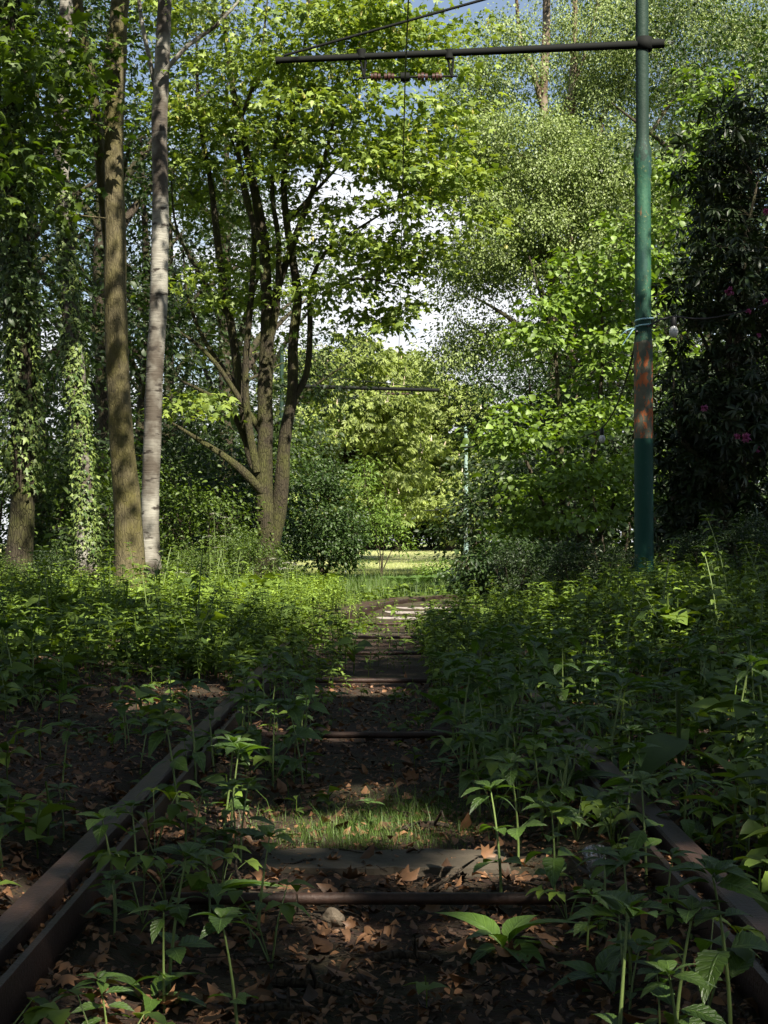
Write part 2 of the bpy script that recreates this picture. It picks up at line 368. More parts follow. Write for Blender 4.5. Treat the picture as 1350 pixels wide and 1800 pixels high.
SUN = np.array([math.sin(R(AZ)) * math.cos(R(EL)), -math.cos(R(AZ)) * math.cos(R(EL)), math.sin(R(EL))])
# leaves cut from the crowns to put sun on chosen spots: (x, y, z, radius)
GAPS = [(1.9, 9.5, .3, .28), (2.6, 13.5, .5, .5), (1.2, 10.5, .2, .22), (1.6, 6.2, .1, .14), (-1.6, 12, .2, .4), (-2.9, 11.2, .3, .35), (-1.5, 9.3, .1, .22), (.6, 15, .1, .45), (-1.0, 16, .1, .8), (-3.2, 15.2, .3, .6), (1.7, 14.5, .3, .4),
        (-4.45, 22, 1.2, .9), (-4.5, 22, 3.0, .7), (-.30, 4.42, -.1, .24), (0, 4.46, -.1, .26), (-.41, 2.75, -.05, .16), (-.47, 2.5, -.1, .13), (.33, 3.72, .08, .24), (.40, 2.4, .1, .10), (.47, 2.28, .08, .07), (.22, 3.25, -.1, .14), (-.17, 3.35, -.1, .11),
        (-.10, 5.1, -.1, .17), (-.53, 6.5, 0, .2), (-.16, 8.6, -.1, .3), (-1.1, 8.0, -.05, .32), (-1.2, 7.2, -.05, .22), (-.75, 2.85, 0, .08), (.75, 3.5, 0, .14), (.75, 2.9, 0, .08),
        (1.4, 13.2, .4, .5), (2.3, 11.5, .4, .3), (-1.95, 10.5, .2, .4), (-2.3, 9.0, .2, .35), (-2.6, 12.5, .3, .4), (0, 17.2, 0, 1.7), (-1.8, 21.5, 0, 2.2), (-.5, 11.5, 0, .25), (1.0, 7.2, .1, .2), (1.3, 5.2, .1, .16), (-.3, 13.5, -.1, .4)]
gr = np.random.default_rng(77)
for k in range(30):
    gy_ = gr.uniform(2.4, 11); GAPS.append((gr.uniform(-.26, .26) * gy_, gy_, .06, gr.uniform(.05, .13) * (1 + .06 * gy_)))
def lit_gap(p, r):
    keep = np.ones(len(p), bool)
    for x, y, z, rad in GAPS:
        q = p - SUN * ((p[:, 2:] - z) / SUN[2]); dd = np.hypot(q[:, 0] - x, (q[:, 1] - y) * .8)
        keep &= dd > rad * r.uniform(.75, 1.15, len(p))
    return keep
def spray(g, tmpl, cen, dirs, n, spread, size, r, flat=.45, droop=.35, tilt=.55, out=.7, world=None):
    k = np.maximum(1, r.poisson(n, len(cen))); idx = np.repeat(np.arange(len(cen)), k); m = len(idx)
    off = r.normal(0, 1, (m, 3)) * [1, 1, flat]
    off += (off[:, :2] * dirs[idx, :2]).sum(1, keepdims=True) * .25 * dirs[idx]
    if world is not None:
        k2 = lit_gap(cen[idx] + off * spread + world, r); idx, off = idx[k2], off[k2]; m = len(idx)
    d = off * [1, 1, .3] * out + dirs[idx] * .5 + r.normal(0, .4, (m, 3)); d[:, 2] -= droop
    up = np.array([0, 0, 1.0]) + r.normal(0, tilt, (m, 3))
    X, Y, Z = frames(d, up)
    return g.inst(tmpl, cen[idx] + off * spread, X, Y, Z, size * r.lognormal(0, .22, m))

# ------------------------------------------------------------------ trees
def in_boughs(b, r, clump):
    c, rad, n = b
    if not clump: return in_blob(b, r)
    m, sx, sz = clump; k = max(1, round(n / m)); cen = in_blob((c, rad, k), r); p = np.repeat(cen, m, 0); q = r.uniform(-1, 1, (len(p), 2)); rr = r.lognormal(0, .25, (k, 1)).repeat(m, 0)
    out = nrm((cen - np.asarray(c)) * [1, 1, .4]).repeat(m, 0)
    off = np.column_stack([q, 0 * q[:, 0]]) * sx * rr; off[:, 2] = r.normal(0, sz, len(p)) - .35 * np.hypot(off[:, 0], off[:, 1]) ** 2 / sx + .12 * (off * out).sum(1)
    return p + off
def in_blob(b, r):
    c, rad, n = b; v = nrm(r.normal(0, 1, (n, 3))) * (r.uniform(0, 1, (n, 1)) ** .42); return np.asarray(c) + v * np.asarray(rad)
def skeleton(limbs, targets, r, twig=.004, lift=.12, kmax=.6, gnarl=.10):
    """hand-placed limbs plus a branch from the nearest wood to every leaf cluster"""
    nodes, rad = [], []
    for p, q in limbs:
        nodes.append(p[len(p) // 4:] if len(p) > 8 else p); rad.append(q[len(q) // 4:] if len(q) > 8 else q)
    N = np.zeros((60000, 3)); Q = np.zeros(60000); k = sum(map(len, nodes)); N[:k] = np.concatenate(nodes); Q[:k] = np.concatenate(rad)
    d0 = np.array([np.min(((N[:k] - t) ** 2).sum(1)) for t in targets])
    out = []; dirs = np.zeros_like(targets)
    for i in np.argsort(d0):
        q = targets[i]; df = q - N[:k]
        cost = np.sqrt((df ** 2).sum(1)) + .7 * np.clip(-df[:, 2], 0, None) + np.where(Q[:k] < .012, .25, 0)
        j = int(np.argmin(cost)); a = N[j]; L = np.linalg.norm(q - a)
        if L < .05: dirs[i] = (0, 0, 1); continue
        n = max(2, int(L / .35)); t = np.linspace(0, 1, n + 1)[:, None]
        mid = (a + q) / 2 + np.array([0, 0, lift * L]) + r.normal(0, gnarl * L, 3)
        p = (1 - t) ** 2 * a + 2 * t * (1 - t) * mid + t * t * q
        p[1:-1] += r.normal(0, gnarl * .22, (n - 1, 3)) * min(L, 1)
        r0 = min(Q[j] * kmax, twig + .011 * L); rr = r0 + (twig * .6 - r0) * t[:, 0]
        out.append((p, np.maximum(rr, twig * .5))); dirs[i] = nrm(p[-1] - p[-2])
        if k + n < 60000: N[k:k + n] = p[1:]; Q[k:k + n] = rr[1:]; k += n
    return out, dirs
def flare(p, rad, amt=.6, h=.6):
    z = p[:, 2] - p[0, 2]; return rad * (1 + amt * np.exp(-z / (h * .5)))
def tree(name, label, cat, limbs, blobs, leaf, leafmat, bark, n_leaf, spread, size, seed, group=None, flat=.45, droop=.35, tilt=.55, twig=.004, lump=.05, base=None, extra=None, bare=None, clump=None, kind_scale=1.0, lift=.12, kmax=.6, sides=14, flare_amt=.5, gaps=False):
    r = np.random.default_rng(seed)
    base = np.array(limbs[0][0][0] if base is None else base, float)
    L = []
    for i, (p, q) in enumerate(limbs):
        p, q = smooth_line(p, q, .12 if q[0] > .08 else .2)
        if kind_scale != 1: q = q * kind_scale
        if i == 0 and flare_amt: q = flare(p, q, flare_amt)
        L.append((p, q))
    tg = np.concatenate([in_boughs(b, r, clump) for b in blobs]) if blobs else np.zeros((0, 3))
    g = Geo()
    for p, q in L: g.tube(p - base, q, sides if q[0] > .06 else 8, True, lump if q[0] > .05 else lump * .6, r)
    nb = 0
    if bare: tb = np.concatenate([in_blob(b, r) for b in bare]); nb = len(tb); tg = np.concatenate([tg, tb])
    br, dirs = skeleton(L, tg, r, twig, lift, kmax) if len(tg) else ([], None)
    if nb: tg, dirs = tg[:-nb], dirs[:-nb]
    for p, q in br: g.tube(p - base, q, 5 if q[0] > .015 else 3, False)
    t = thing(name, label, cat, base, group)
    obj('trunk', g, bark, t)
    if len(tg):
        lg = Geo()
        for tm, frac in (leaf if isinstance(leaf, list) else [(leaf, 1.0)]): spray(lg, tm, tg - base, dirs, n_leaf * frac, spread, size, r, flat, droop, tilt, world=base if gaps else None)
        obj('crown', lg, leafmat, t)
    if extra: extra(t, tg - base, dirs, r)
    return t
def px_line(pts, d): return np.array([P(a[0], a[1], d + (a[2] if len(a) > 2 else 0)) for a in pts])
def px_blob(px, py, d, rx, ry, rd, n): return (P(px, py, d), (rx * d / F, rd, ry * d / F), n)

# --- sycamore in the middle: several stems from one bole
d = 27.0
syc_limbs = [
 (px_line([(470, 1015), (468, 940), (464, 850), (466, 700), (470, 560), (462, 420), (440, 300), (412, 170), (395, 40), (385, -120)], d), [0.232, 0.224, 0.192, 0.160, 0.136, 0.112, 0.088, 0.064, 0.048, 0.024]),
 (px_line([(480, 960), (492, 880), (503, 760), (514, 690), (515, 600), (522, 510), (505, 400), (500, 300), (520, 180), (540, 40), (550, -120)], d), [0.160, 0.160, 0.128, 0.128, 0.104, 0.096, 0.080, 0.064, 0.048, 0.032, 0.016]),
 (px_line([(516, 700), (538, 660), (545, 580), (546, 500), (575, 440, -.4), (625, 405, -.9), (680, 370, -1.3)], d), [0.088, 0.068, 0.060, 0.052, 0.040, 0.028, 0.016]),
 (px_line([(464, 880, -.3), (440, 790), (425, 690), (404, 560), (385, 450), (372, 330), (350, 200), (345, 60)], d + .3), [0.128, 0.128, 0.104, 0.096, 0.080, 0.064, 0.040, 0.024]),
 (px_line([(474, 880, .3), (430, 832), (395, 803), (345, 770), (300, 742)], d - .3), [0.104, 0.088, 0.068, 0.048, 0.024]),
 (px_line([(470, 775, .1), (425, 708), (380, 640), (340, 600), (310, 580)], d - .1), [0.080, 0.068, 0.048, 0.036, 0.020]),
 (px_line([(440, 800, .1), (405, 720), (360, 690), (320, 670)], d + .2), [0.064, 0.056, 0.040, 0.024]),
 (px_line([(470, 560), (500, 470), (540, 360, -.5), (575, 260, -1), (600, 150, -1.4)], d), [0.096, 0.080, 0.056, 0.040, 0.020]),
 (px_line([(462, 440), (430, 340), (420, 230), (455, 120), (470, 0)], d - .4), [0.072, 0.056, 0.048, 0.032, 0.016]),
 (px_line([(522, 520), (590, 500, -.6), (640, 490, -1), (700, 500, -1.3)], d), [0.048, 0.036, 0.024, 0.012]),
 (px_line([(452, 830), (436, 740), (432, 640), (440, 540), (446, 420), (430, 320), (400, 220)], d - .15), [0.080, 0.080, 0.072, 0.064, 0.052, 0.040, 0.016]),
 (px_line([(466, 640), (486, 540), (490, 430), (478, 330), (490, 200), (500, 80)], d - .1), [0.080, 0.068, 0.060, 0.048, 0.036, 0.016]),
 (px_line([(404, 560), (350, 480), (310, 400), (300, 300)], d + .3), [0.048, 0.040, 0.028, 0.012]),
 (px_line([(425, 690), (360, 600), (330, 520), (322, 440)], d + .4), [0.056, 0.044, 0.032, 0.016]),
 (px_line([(505, 390), (560, 330, .3), (620, 260, .6), (660, 180, .9)], d), [0.056, 0.040, 0.028, 0.016]),
]
syc_blobs = [px_blob(590, 230, d - .8, 150, 130, 2.2, 150), px_blob(430, 170, d, 150, 150, 2.4, 120), px_blob(430, 400, d + .8, 130, 110, 1.6, 34), px_blob(560, 50, d - .8, 230, 110, 2.4, 210), px_blob(700, 320, d - 1.2, 105, 115, 1.8, 110),
 px_blob(660, 515, d - 1.1, 110, 45, 1.1, 40), px_blob(385, 520, d + .6, 110, 110, 1.6, 44), px_blob(350, 700, d, 80, 80, 1.6, 22), px_blob(760, 190, d - .8, 70, 140, 1.6, 80), px_blob(700, 60, d - 1, 120, 90, 2, 90), px_blob(540, -130, d, 260, 120, 3, 90), px_blob(560, 390, d - .4, 70, 60, 1.2, 30), px_blob(790, 330, d - 1.4, 50, 60, 1, 30), px_blob(700, 425, d - 1.2, 90, 38, 1, 42), px_blob(600, 470, d - .6, 60, 30, 1, 18), px_blob(330, 120, d + .5, 90, 150, 1.6, 60), px_blob(330, 380, d + 1, 70, 120, 1.2, 30)]
def syc_extra(t, tg, dirs, r):
    hi = np.where(tg[:, 2] > 6.0)[0]; sel = r.choice(hi, 330, replace=False); g = Geo(); n = len(sel)
    cen = tg[sel] + r.normal(0, .15, (n, 3)) + [0, -.05, -.12]
    for k in range(5):
        dd = np.tile([0, 0, -1.0], (n, 1)) + r.normal(0, .22, (n, 3)); X, Y, Z = frames(dd, r.normal(0, 1, (n, 3)))
        g.inst(diamond(.5, .3, 0), cen + r.normal(0, .018, (n, 3)) - [0, 0, .02 * k], X, Y, Z, r.uniform(.05, .09, n))
    obj('flower_tassels', g, M['yellow_flower'], t, kind='stuff')
tree('sycamore_tree', 'tall many-stemmed sycamore with mossy bole and yellowish leaves, beside the track', 'tree', syc_limbs, syc_blobs, PALM, M['sycamore_leaf'], M['bark'], 17, .22, .128, 11, kind_scale=.86, clump=(6, .55, .07), bare=[px_blob(350, 620, d, 70, 130, 1.6, 70), px_blob(400, 430, d + .5, 80, 120, 1.5, 60), px_blob(560, 400, d, 80, 120, 1.4, 40), px_blob(480, 250, d, 130, 120, 1.6, 50), px_blob(620, 250, d - .5, 110, 120, 1.4, 40)], extra=syc_extra, lump=.06, tilt=.5, flat=.3, flare_amt=.35)

# --- thick trunk at the left with a bare smooth upper stem
d = 18.0
tree('maple_tree', 'thick bare-trunked maple, brown mossy base rising from the nettles, pale tan above', 'tree',
 [(px_line([(226, 1062), (228, 1000), (224, 900), (217, 800), (207, 650), (203, 500), (201, 350), (200, 220), (206, 100), (212, 0), (224, -150), (236, -330), (240, -520)], d), [.19, .17, .165, .155, .145, .135, .125, .12, .115, .11, .10, .08, .04]),
  (px_line([(204, 560, .25), (190, 420, .3), (172, 240, .3), (160, 130, .2), (138, 20, .1), (120, -150, 0), (100, -320, 0)], d), [.06, .07, .072, .07, .065, .05, .03]),
  (px_line([(206, 95), (201, 60), (196, 42)], d - .1), [.03, .026, .02]),
  (px_line([(224, -150), (300, -330, -1), (360, -480, -2)], d), [.07, .05, .02]),
  (np.array([P(224, -150, d), (-1.9, 15.5, 9.2), (-.6, 13, 10.0), (.3, 11.6, 10.2)]), [.07, .055, .04, .02]),
  (np.array([P(226, -200, d), (-2.2, 17.6, 11), (-1.6, 18.2, 11.8)]), [.05, .04, .02]),
  (px_line([(236, -330), (160, -450, -1.5), (100, -500, -3)], d), [.06, .04, .02])],
 [px_blob(90, 130, d - .6, 90, 120, 1.4, 60), px_blob(40, 310, d - .8, 55, 90, 1.2, 26), px_blob(300, -420, d - 1, 240, 210, 2.6, 110), px_blob(60, -330, d - 1, 200, 180, 2.4, 90), px_blob(560, -520, d - 2, 150, 120, 2, 34), ((.2, 11.6, 10.1), (1.9, 1.6, .8), 44), ((-2.2, 13.2, 10.2), (1.6, 1.4, .8), 30), ((-1.6, 18.2, 11.9), (1.0, 1.0, .9), 20)],  # final clumps added above the view to shade the trunks below
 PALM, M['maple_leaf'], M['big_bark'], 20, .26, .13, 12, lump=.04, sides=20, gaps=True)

# --- birch beside it
d = 21.0
tree('birch_tree', 'slender silver birch with peeling white bark, right behind the thick maple trunk', 'tree',
 [(px_line([(262, 1010), (264, 930), (267, 800), (272, 650), (280, 480), (282, 330), (281, 200), (286, 90), (290, -20), (296, -180), (300, -360)], d), [.135, .12, .125, .13, .125, .12, .115, .105, .10, .08, .04]),
  (px_line([(281, 190), (262, 100), (248, 30), (236, -80)], d + .1), [.04, .035, .03, .02]),
  (px_line([(286, 130), (330, 80), (380, 45), (430, -10)], d - .2), [.04, .035, .03, .018])],
 [px_blob(300, -260, d, 190, 200, 2.2, 90), px_blob(380, 20, d - .3, 60, 40, .8, 12)],
 SMALL, M['birch_leaf'], M['birch_bark'], 40, .3, .05, 13, lump=.04, droop=.9)

# --- ivy clad trunks at the far left
def ivy(name, label, line, rad, n, r, spread=.05, size=.075):
    line, rad = smooth_line(line, rad, .05); base = line[0]; line = line - base
    w = np.maximum(rad, .02); idx = r.choice(len(line), n, p=w / w.sum()); a = r.uniform(0, 6.283, n)
    bush = .5 + .5 * np.sin(line[idx, 2] * 2.1 + a * 2) + r.exponential(.6, n)
    o = np.stack([np.cos(a), np.sin(a), 0 * a], 1); patch = np.sin(line[idx, 2] * 3.3 + a * 2 + 1) + np.sin(line[idx, 2] * 1.3 - a * 3) + r.normal(0, .7, n) > -.9; idx, a, bush, o = idx[patch], a[patch], bush[patch], o[patch]; n = len(idx)
    pos = line[idx] + o * (rad[idx] + spread * bush)[:, None] + r.normal(0, .02, (n, 3))
    dd = np.tile([0, 0, -1.0], (n, 1)) + o * .4 + r.normal(0, .45, (n, 3)); X, Y, Z = frames(dd, o + [0, 0, .5] + r.normal(0, .4, (n, 3)))
    t = thing(name, label, 'ivy', base)
    obj('foliage', Geo().inst(PALM_LITE, pos, X, Y, Z, size * r.lognormal(0, .25, n)), M['ivy_leaf'], t)
    g = Geo()
    for k in range(7):
        a0 = r.uniform(0, 6.28); zz = np.arange(len(line)); aa = a0 + .6 * np.sin(zz * .05 + k) + zz * .004
        g.tube(line + np.stack([np.cos(aa), np.sin(aa), 0 * aa], 1) * (rad + .008)[:, None], .012, 5, False)
    obj('stem', g, M['twig'], t); return t
d = 22.0; r = np.random.default_rng(21)
l_birch = [(152, 1020), (150, 920), (142, 780), (132, 640), (120, 480), (110, 330), (108, 220), (113, 110), (116, 20), (122, -160), (126, -330)]
rr = [.16, .14, .135, .13, .12, .115, .11, .105, .10, .07, .03]
tree('ivied_birch_tree', 'birch with white upper stem above thick ivy, left of the thick maple trunk', 'tree', [(px_line(l_birch, d), rr)], [px_blob(120, -200, d, 140, 160, 1.8, 60)], SMALL, M['birch_leaf'], M['birch_bark'], 36, .3, .05, 14, droop=.9)
ivy('climbing_ivy', 'sunlit ivy covering the birch left of the thick maple trunk', px_line(l_birch[:6], d), [.155, .135, .13, .13, .12, .11], 8500, r, .028, .066)
d = 18.0
l_left = [(26, 1050), (36, 960), (40, 860), (38, 700), (30, 500), (22, 300), (20, 100), (10, -150), (0, -350)]
tree('ivied_ash_tree', 'dark trunk at the far left edge with bare reddish-brown foot below heavy ivy', 'tree', [(px_line(l_left, d), [.20, .15, .14, .135, .13, .12, .11, .09, .04])], [px_blob(30, -250, d, 150, 150, 2, 50), px_blob(10, 480, d - .5, 50, 90, .8, 26)], OVATE, M['wood_leaf'], M['bark'], 26, .28, .085, 15, lump=.06)
ivy('climbing_ivy', 'dark ivy sleeve on the trunk at the far left edge', px_line(l_left[2:8], d), [.15, .16, .16, .15, .13, .10], 9000, r, .04, .068)

# --- right hand birch with airy pale crown
d = 36.0
tree('birch_tree', 'tall birch at right of the clearing with airy grey-green crown', 'tree',
 [(px_line([(975, 1000), (974, 850), (972, 700), (972, 560), (968, 420), (962, 300), (955, 170), (960, 60), (962, -60), (966, -260)], d), [.14, .13, .125, .12, .115, .11, .105, .10, .09, .04]),
  (px_line([(958, 200), (935, 120), (915, 70), (905, -40)], d), [.09, .075, .055, .03]),
  (px_line([(968, 420), (1000, 340), (1035, 290), (1060, 220)], d - .2), [.08, .07, .055, .03]),
  (px_line([(970, 460), (900, 400), (850, 350), (800, 330)], d - .2), [.07, .055, .04, .02]),
  (px_line([(972, 600), (920, 610), (860, 590), (800, 560)], d), [.045, .035, .025, .015]),
  (px_line([(962, 290), (890, 260), (850, 190), (840, 120)], d), [.07, .055, .04, .02])],
 [px_blob(960, 290, d - .8, 150, 95, 1.6, 380), px_blob(860, 260, d - .5, 80, 110, 1.4, 220), px_blob(960, 400, d - .8, 190, 70, 1.5, 260), px_blob(1080, 300, d, 70, 120, 1.4, 110), px_blob(850, 480, d, 85, 100, 1.4, 90), px_blob(900, 600, d, 120, 60, 1.3, 60), px_blob(860, 90, d, 90, 80, 1.5, 110), px_blob(960, -130, d, 200, 120, 2.2, 100), px_blob(800, 600, d + 1, 70, 60, 1.2, 34)],
 SMALL, M['birch_leaf'], M['birch_bark_brown'], 78, .17, .066, 16, clump=(11, .62, .10), droop=1.3, tilt=.7, lift=.3, flat=1.25)
d = 41.0
tree('willow_tree', 'wide pale-leaved tree filling the sky behind the upper green pole', 'tree',
 [(px_line([(1012, 1000), (1010, 800), (1004, 560), (1000, 330), (1006, 180), (1010, 60), (1010, -100)], d), [.2, .18, .16, .15, .12, .09, .04]),
  (px_line([(1002, 400), (1040, 250), (1090, 150), (1150, 70), (1230, 0)], d), [.10, .08, .06, .045, .03]),
  (px_line([(1002, 480), (1090, 330), (1180, 180), (1290, 60)], d + .2), [.09, .07, .05, .03]),
  (px_line([(1004, 560), (1100, 430), (1200, 330), (1330, 240)], d + .4), [.08, .06, .045, .03]),
  (px_line([(1000, 340), (985, 220), (1030, 90), (1060, -40)], d), [.07, .05, .04, .02])],
 [px_blob(1200, 40, d, 220, 110, 2.4, 390), px_blob(1040, 60, d, 110, 120, 2, 200), px_blob(1270, 190, d, 150, 110, 2, 200), px_blob(1150, 330, d + .5, 130, 130, 2, 220), px_blob(1080, -100, d, 250, 110, 2.5, 110), px_blob(1280, 400, d, 100, 130, 2, 90), px_blob(1060, 170, d, 60, 60, 1.2, 90), px_blob(1330, 60, d, 60, 90, 1.5, 90)],
 diamond(.55), M['birch_leaf'], M['birch_bark_brown'], 80, .19, .078, 17, clump=(11, .75, .12), droop=1.3, tilt=.7, lift=.3, flat=1.25)

# --- hazel bushes right of the clearing
d = 23.5
tree('hazel_bush', 'broad-leaved hazel bush with lime-green sunlit top, just left of the near green pole', 'bush',
 [(px_line([(1000, 1020), (990, 900), (985, 760), (975, 620), (950, 520), (930, 450)], d), [.05, .045, .04, .03, .02, .012]),
  (px_line([(1006, 1015), (1030, 880), (1050, 740), (1060, 600), (1050, 480)], d), [.05, .045, .035, .025, .012]),
  (px_line([(1002, 1015), (960, 900), (920, 800), (880, 740)], d - .4), [.045, .035, .025, .012]),
  (px_line([(1004, 1015), (1060, 930), (1100, 820), (1130, 700), (1150, 520), (1180, 350), (1215, 220)], d + .3), [.045, .04, .035, .03, .022, .016, .008])],
 [px_blob(1010, 520, d, 90, 85, .9, 70), px_blob(940, 570, d - .4, 55, 60, .6, 24), px_blob(1060, 620, d, 75, 130, .9, 60), px_blob(960, 740, d - .6, 110, 75, .9, 60), px_blob(1000, 860, d - .9, 130, 80, .9, 74), px_blob(915, 900, d - .6, 55, 70, .8, 34), px_blob(1090, 830, d - .3, 50, 110, .8, 40), px_blob(1120, 520, d, 50, 160, .9, 50), px_blob(1185, 330, d, 55, 130, .8, 60), px_blob(1245, 160, d, 40, 45, .6, 14), px_blob(1170, 560, d, 40, 90, .7, 26)],
 ROUND, M['hazel_leaf'], M['dark_bark'], 18, .16, .098, 18, clump=(5, .34, .05), flat=.4, tilt=.45, lump=.02, flare_amt=0)
d = 19.0
tree('bramble_bush', 'low dark bush overhanging the rails where they curve out of sight', 'bush',
 [(px_line([(850, 1060), (840, 1020), (815, 990), (800, 985)], d), [.02, .016, .012, .008]), (px_line([(856, 1060), (870, 1000), (880, 960)], d), [.02, .016, .01])],
 [px_blob(850, 1010, d, 58, 42, .5, 56), px_blob(890, 985, d + .4, 60, 50, .6, 50), px_blob(960, 985, d + .6, 60, 40, .6, 36)],
 OVATE, M['dark_leaf'], M['dark_bark'], 26, .11, .062, 19, lump=.02, flare_amt=0)

# --- rhododendron on the right
d = 18.0
rh_l = []
r = np.random.default_rng(5)
for k in range(9):
    x0 = r.uniform(1190, 1330); dd = d + r.uniform(-.8, 1.5)
    x1 = r.uniform(1170, 1460); y1 = r.uniform(180, 700)
    rh_l.append((px_line([(x0, 1030), (x0 + r.uniform(-30, 30), 850), ((x0 + x1) / 2 + r.uniform(-30, 30), (850 + y1) / 2), (x1, y1)], dd), [.06, .05, .035, .015]))
def rhodo_extra(t, tg, dirs, r):
    for (px, py, s) in ((1283, 512, 1.0), (1238, 718, .8), (1312, 770, 1.0), (1330, 790, .9), (1296, 768, .7), (1316, 548, .6), (1346, 372, .7), (1334, 590, .5), (1345, 530, .6)):
        c = P(px, py, 16.2) - np.array(t.location); n = 26
        v = nrm(r.normal(0, 1, (n, 3)) + [0, -.5, .3]); X, Y, Z = frames(v, r.normal(0, 1, (n, 3)))
        o = obj('blossom', Geo().inst(leaf_grid(4, .6, .4, .3, 0, .1), 0 * v, X, Y, Z, .062 * s), M['pink_petal'], t); o.location = c
WHORL = Geo()
a = np.arange(8) * 2 * np.pi / 8; e = np.where(np.arange(8) % 2, .05, -.35)
Yw = np.stack([np.cos(a) * np.cos(e), np.sin(a) * np.cos(e), np.sin(e)], 1); Xw, Yw, Zw = frames(Yw, np.tile([0, 0, 1.0], (8, 1)))
WHORL.inst(LANCE, np.zeros((8, 3)), Xw, Yw, Zw, np.where(np.arange(8) % 2, .8, 1.0)); WHORL = WHORL.get()
tree('rhododendron_bush', 'huge dark evergreen rhododendron with a few pink blooms, right of the near green pole', 'bush', rh_l,
 [px_blob(1280, 300, d, 80, 130, 1.2, 170), px_blob(1300, 520, d - .3, 130, 150, 1.4, 300), px_blob(1270, 740, d - .4, 120, 150, 1.4, 330), px_blob(1290, 920, d - .4, 140, 80, 1.4, 220), px_blob(1400, 450, d, 80, 350, 1.6, 200), px_blob(1200, 850, d, 50, 110, 1, 80)],
 WHORL, M['rhodo_leaf'], M['dark_bark'], 2.2, .12, .135, 20, tilt=.5, droop=0, lump=.03, flare_amt=0, extra=rhodo_extra)

# --- dark evergreen bush and sapling at the edge of the meadow
d = 34.0
tree('evergreen_bush', 'rounded dark green bush between the sycamore bole and the meadow', 'bush',
 [(px_line([(566, 1015), (568, 950), (575, 880)], d), [.05, .045, .02]), (px_line([(566, 1015), (545, 940), (530, 880)], d), [.04, .035, .02]), (px_line([(568, 1015), (600, 950), (615, 900)], d), [.04, .03, .02])],
 [px_blob(570, 930, d, 72, 75, 1.0, 210), px_blob(560, 850, d + .2, 55, 40, .8, 80), px_blob(610, 960, d - .2, 34, 45, .6, 60), px_blob(515, 960, d + .3, 30, 50, .6, 50)],
 OVATE, M['dark_leaf'], M['dark_bark'], 26, .15, .08, 22, lump=.02, flare_amt=0)
d = 35.0
tree('sapling_tree', 'thin multi-stemmed young sapling with fresh light-green leaves in front of the meadow', 'tree',
 [(px_line([(672, 1022), (668, 970), (655, 920), (645, 870), (640, 820)], d), [.016, .014, .011, .009, .005]), (px_line([(671, 1020), (674, 960), (680, 910), (676, 850)], d), [.015, .013, .010, .005]), (px_line([(670, 1018), (662, 960), (640, 930), (625, 900)], d), [.011, .009, .007, .005]), (px_line([(674, 1000), (690, 965), (712, 940)], d), [.015, .012, .008])],
 [px_blob(655, 900, d, 40, 55, .7, 60), px_blob(690, 930, d, 36, 30, .6, 26), px_blob(640, 840, d, 30, 40, .6, 30), px_blob(712, 965, d, 18, 16, .3, 7)],
 LANCE, M['sapling_leaf'], M['twig'], 18, .16, .095, 23, flare_amt=0, lump=.01)
d = 33.0
tree('pale_shrub', 'small pale-leaved shrub at the meadow edge left of the far pole', 'bush', [(px_line([(765, 1030), (765, 1005), (768, 990)], d), [.02, .015, .01])],
 [px_blob(765, 1000, d, 30, 17, .5, 30)], OVATE, M['sapling_leaf'], M['twig'], 22, .1, .06, 24, flare_amt=0)

hl = np.array([[3.9, 35.2, -.4], [3.8, 35, 1.6], [3.5, 34.6, 3.6], [3.4, 34.5, 4.8]])  # hidden tree put in so its shadow crosses the verge
tree('verge_shade_tree', 'small dense thorn tree added behind the hazel to shade the verge', 'tree', [(hl, [.09, .07, .05, .02])], [((3.5, 34.6, 4.6), (1.5, 1.6, 1.2), 120), ((4.4, 36, 3.2), (1.3, 1.3, 1.2), 80)], OVATE, M['dark_leaf'], M['dark_bark'], 26, .2, .08, 26)
# --- horse chestnuts across the meadow
def chestnut(name, label, px, base_y, d, parts, seed, tr=.3, group='horse chestnuts across the meadow'):
    def ex(t, tg, dirs, r):
        n = min(len(tg), 260); sel = r.choice(len(tg), n, replace=False); g = Geo()
        X, Y, Z = frames(np.tile([0, 0, 1.0], (n, 1)) + r.normal(0, .15, (n, 3)), r.normal(0, 1, (n, 3)))
        cone = np.array([[0.18, 0, 0], [-.09, 0, .16], [-.09, 0, -.16], [0, 1, 0]]), [np.array([[0, 1, 3], [1, 2, 3], [2, 0, 3]])]
        g.inst(cone, tg[sel] + dirs[sel] * .15 + [0, 0, .15], X, Y, Z, r.uniform(.22, .36, n)); obj('blossoms', g, M['cream_petal'], t, kind='stuff')
    top = min(b[1] - b[3] * .5 for b in parts)
    limbs = [(px_line([(px, base_y), (px + 2, base_y - 60), (px - 3, (base_y + top) / 2), (px, top + 20)], d), [tr, tr * .85, tr * .55, .06])]
    for b in parts: limbs.append((px_line([(px, base_y - 55 - 20 * (b[0] > px)), ((px + b[0]) / 2, (base_y - 90 + b[1]) / 2 + 10), (b[0], b[1])], d), [tr * .5, tr * .35, .05]))
    return tree(name, label, 'tree', limbs, [px_blob(b[0], b[1], d + b[4], b[2], b[3], b[5], b[6]) for b in parts], CHEST, M['chestnut_leaf'], M['dark_bark'], 17, .42, .30, seed, group, flat=.4, droop=.5, twig=.02, extra=ex, lump=.03, clump=(6, 1.1, .15))
chestnut('chestnut_tree', 'flowering horse chestnut straight ahead across the meadow, below the far bracket arm', 620, 985, 74, [(590, 640, 90, 60, 0, 4, 150), (640, 720, 110, 60, -1, 4, 190), (560, 760, 80, 70, 0, 4, 120), (660, 820, 80, 50, 0, 4, 120), (600, 870, 90, 35, -1, 4, 100)], 31)
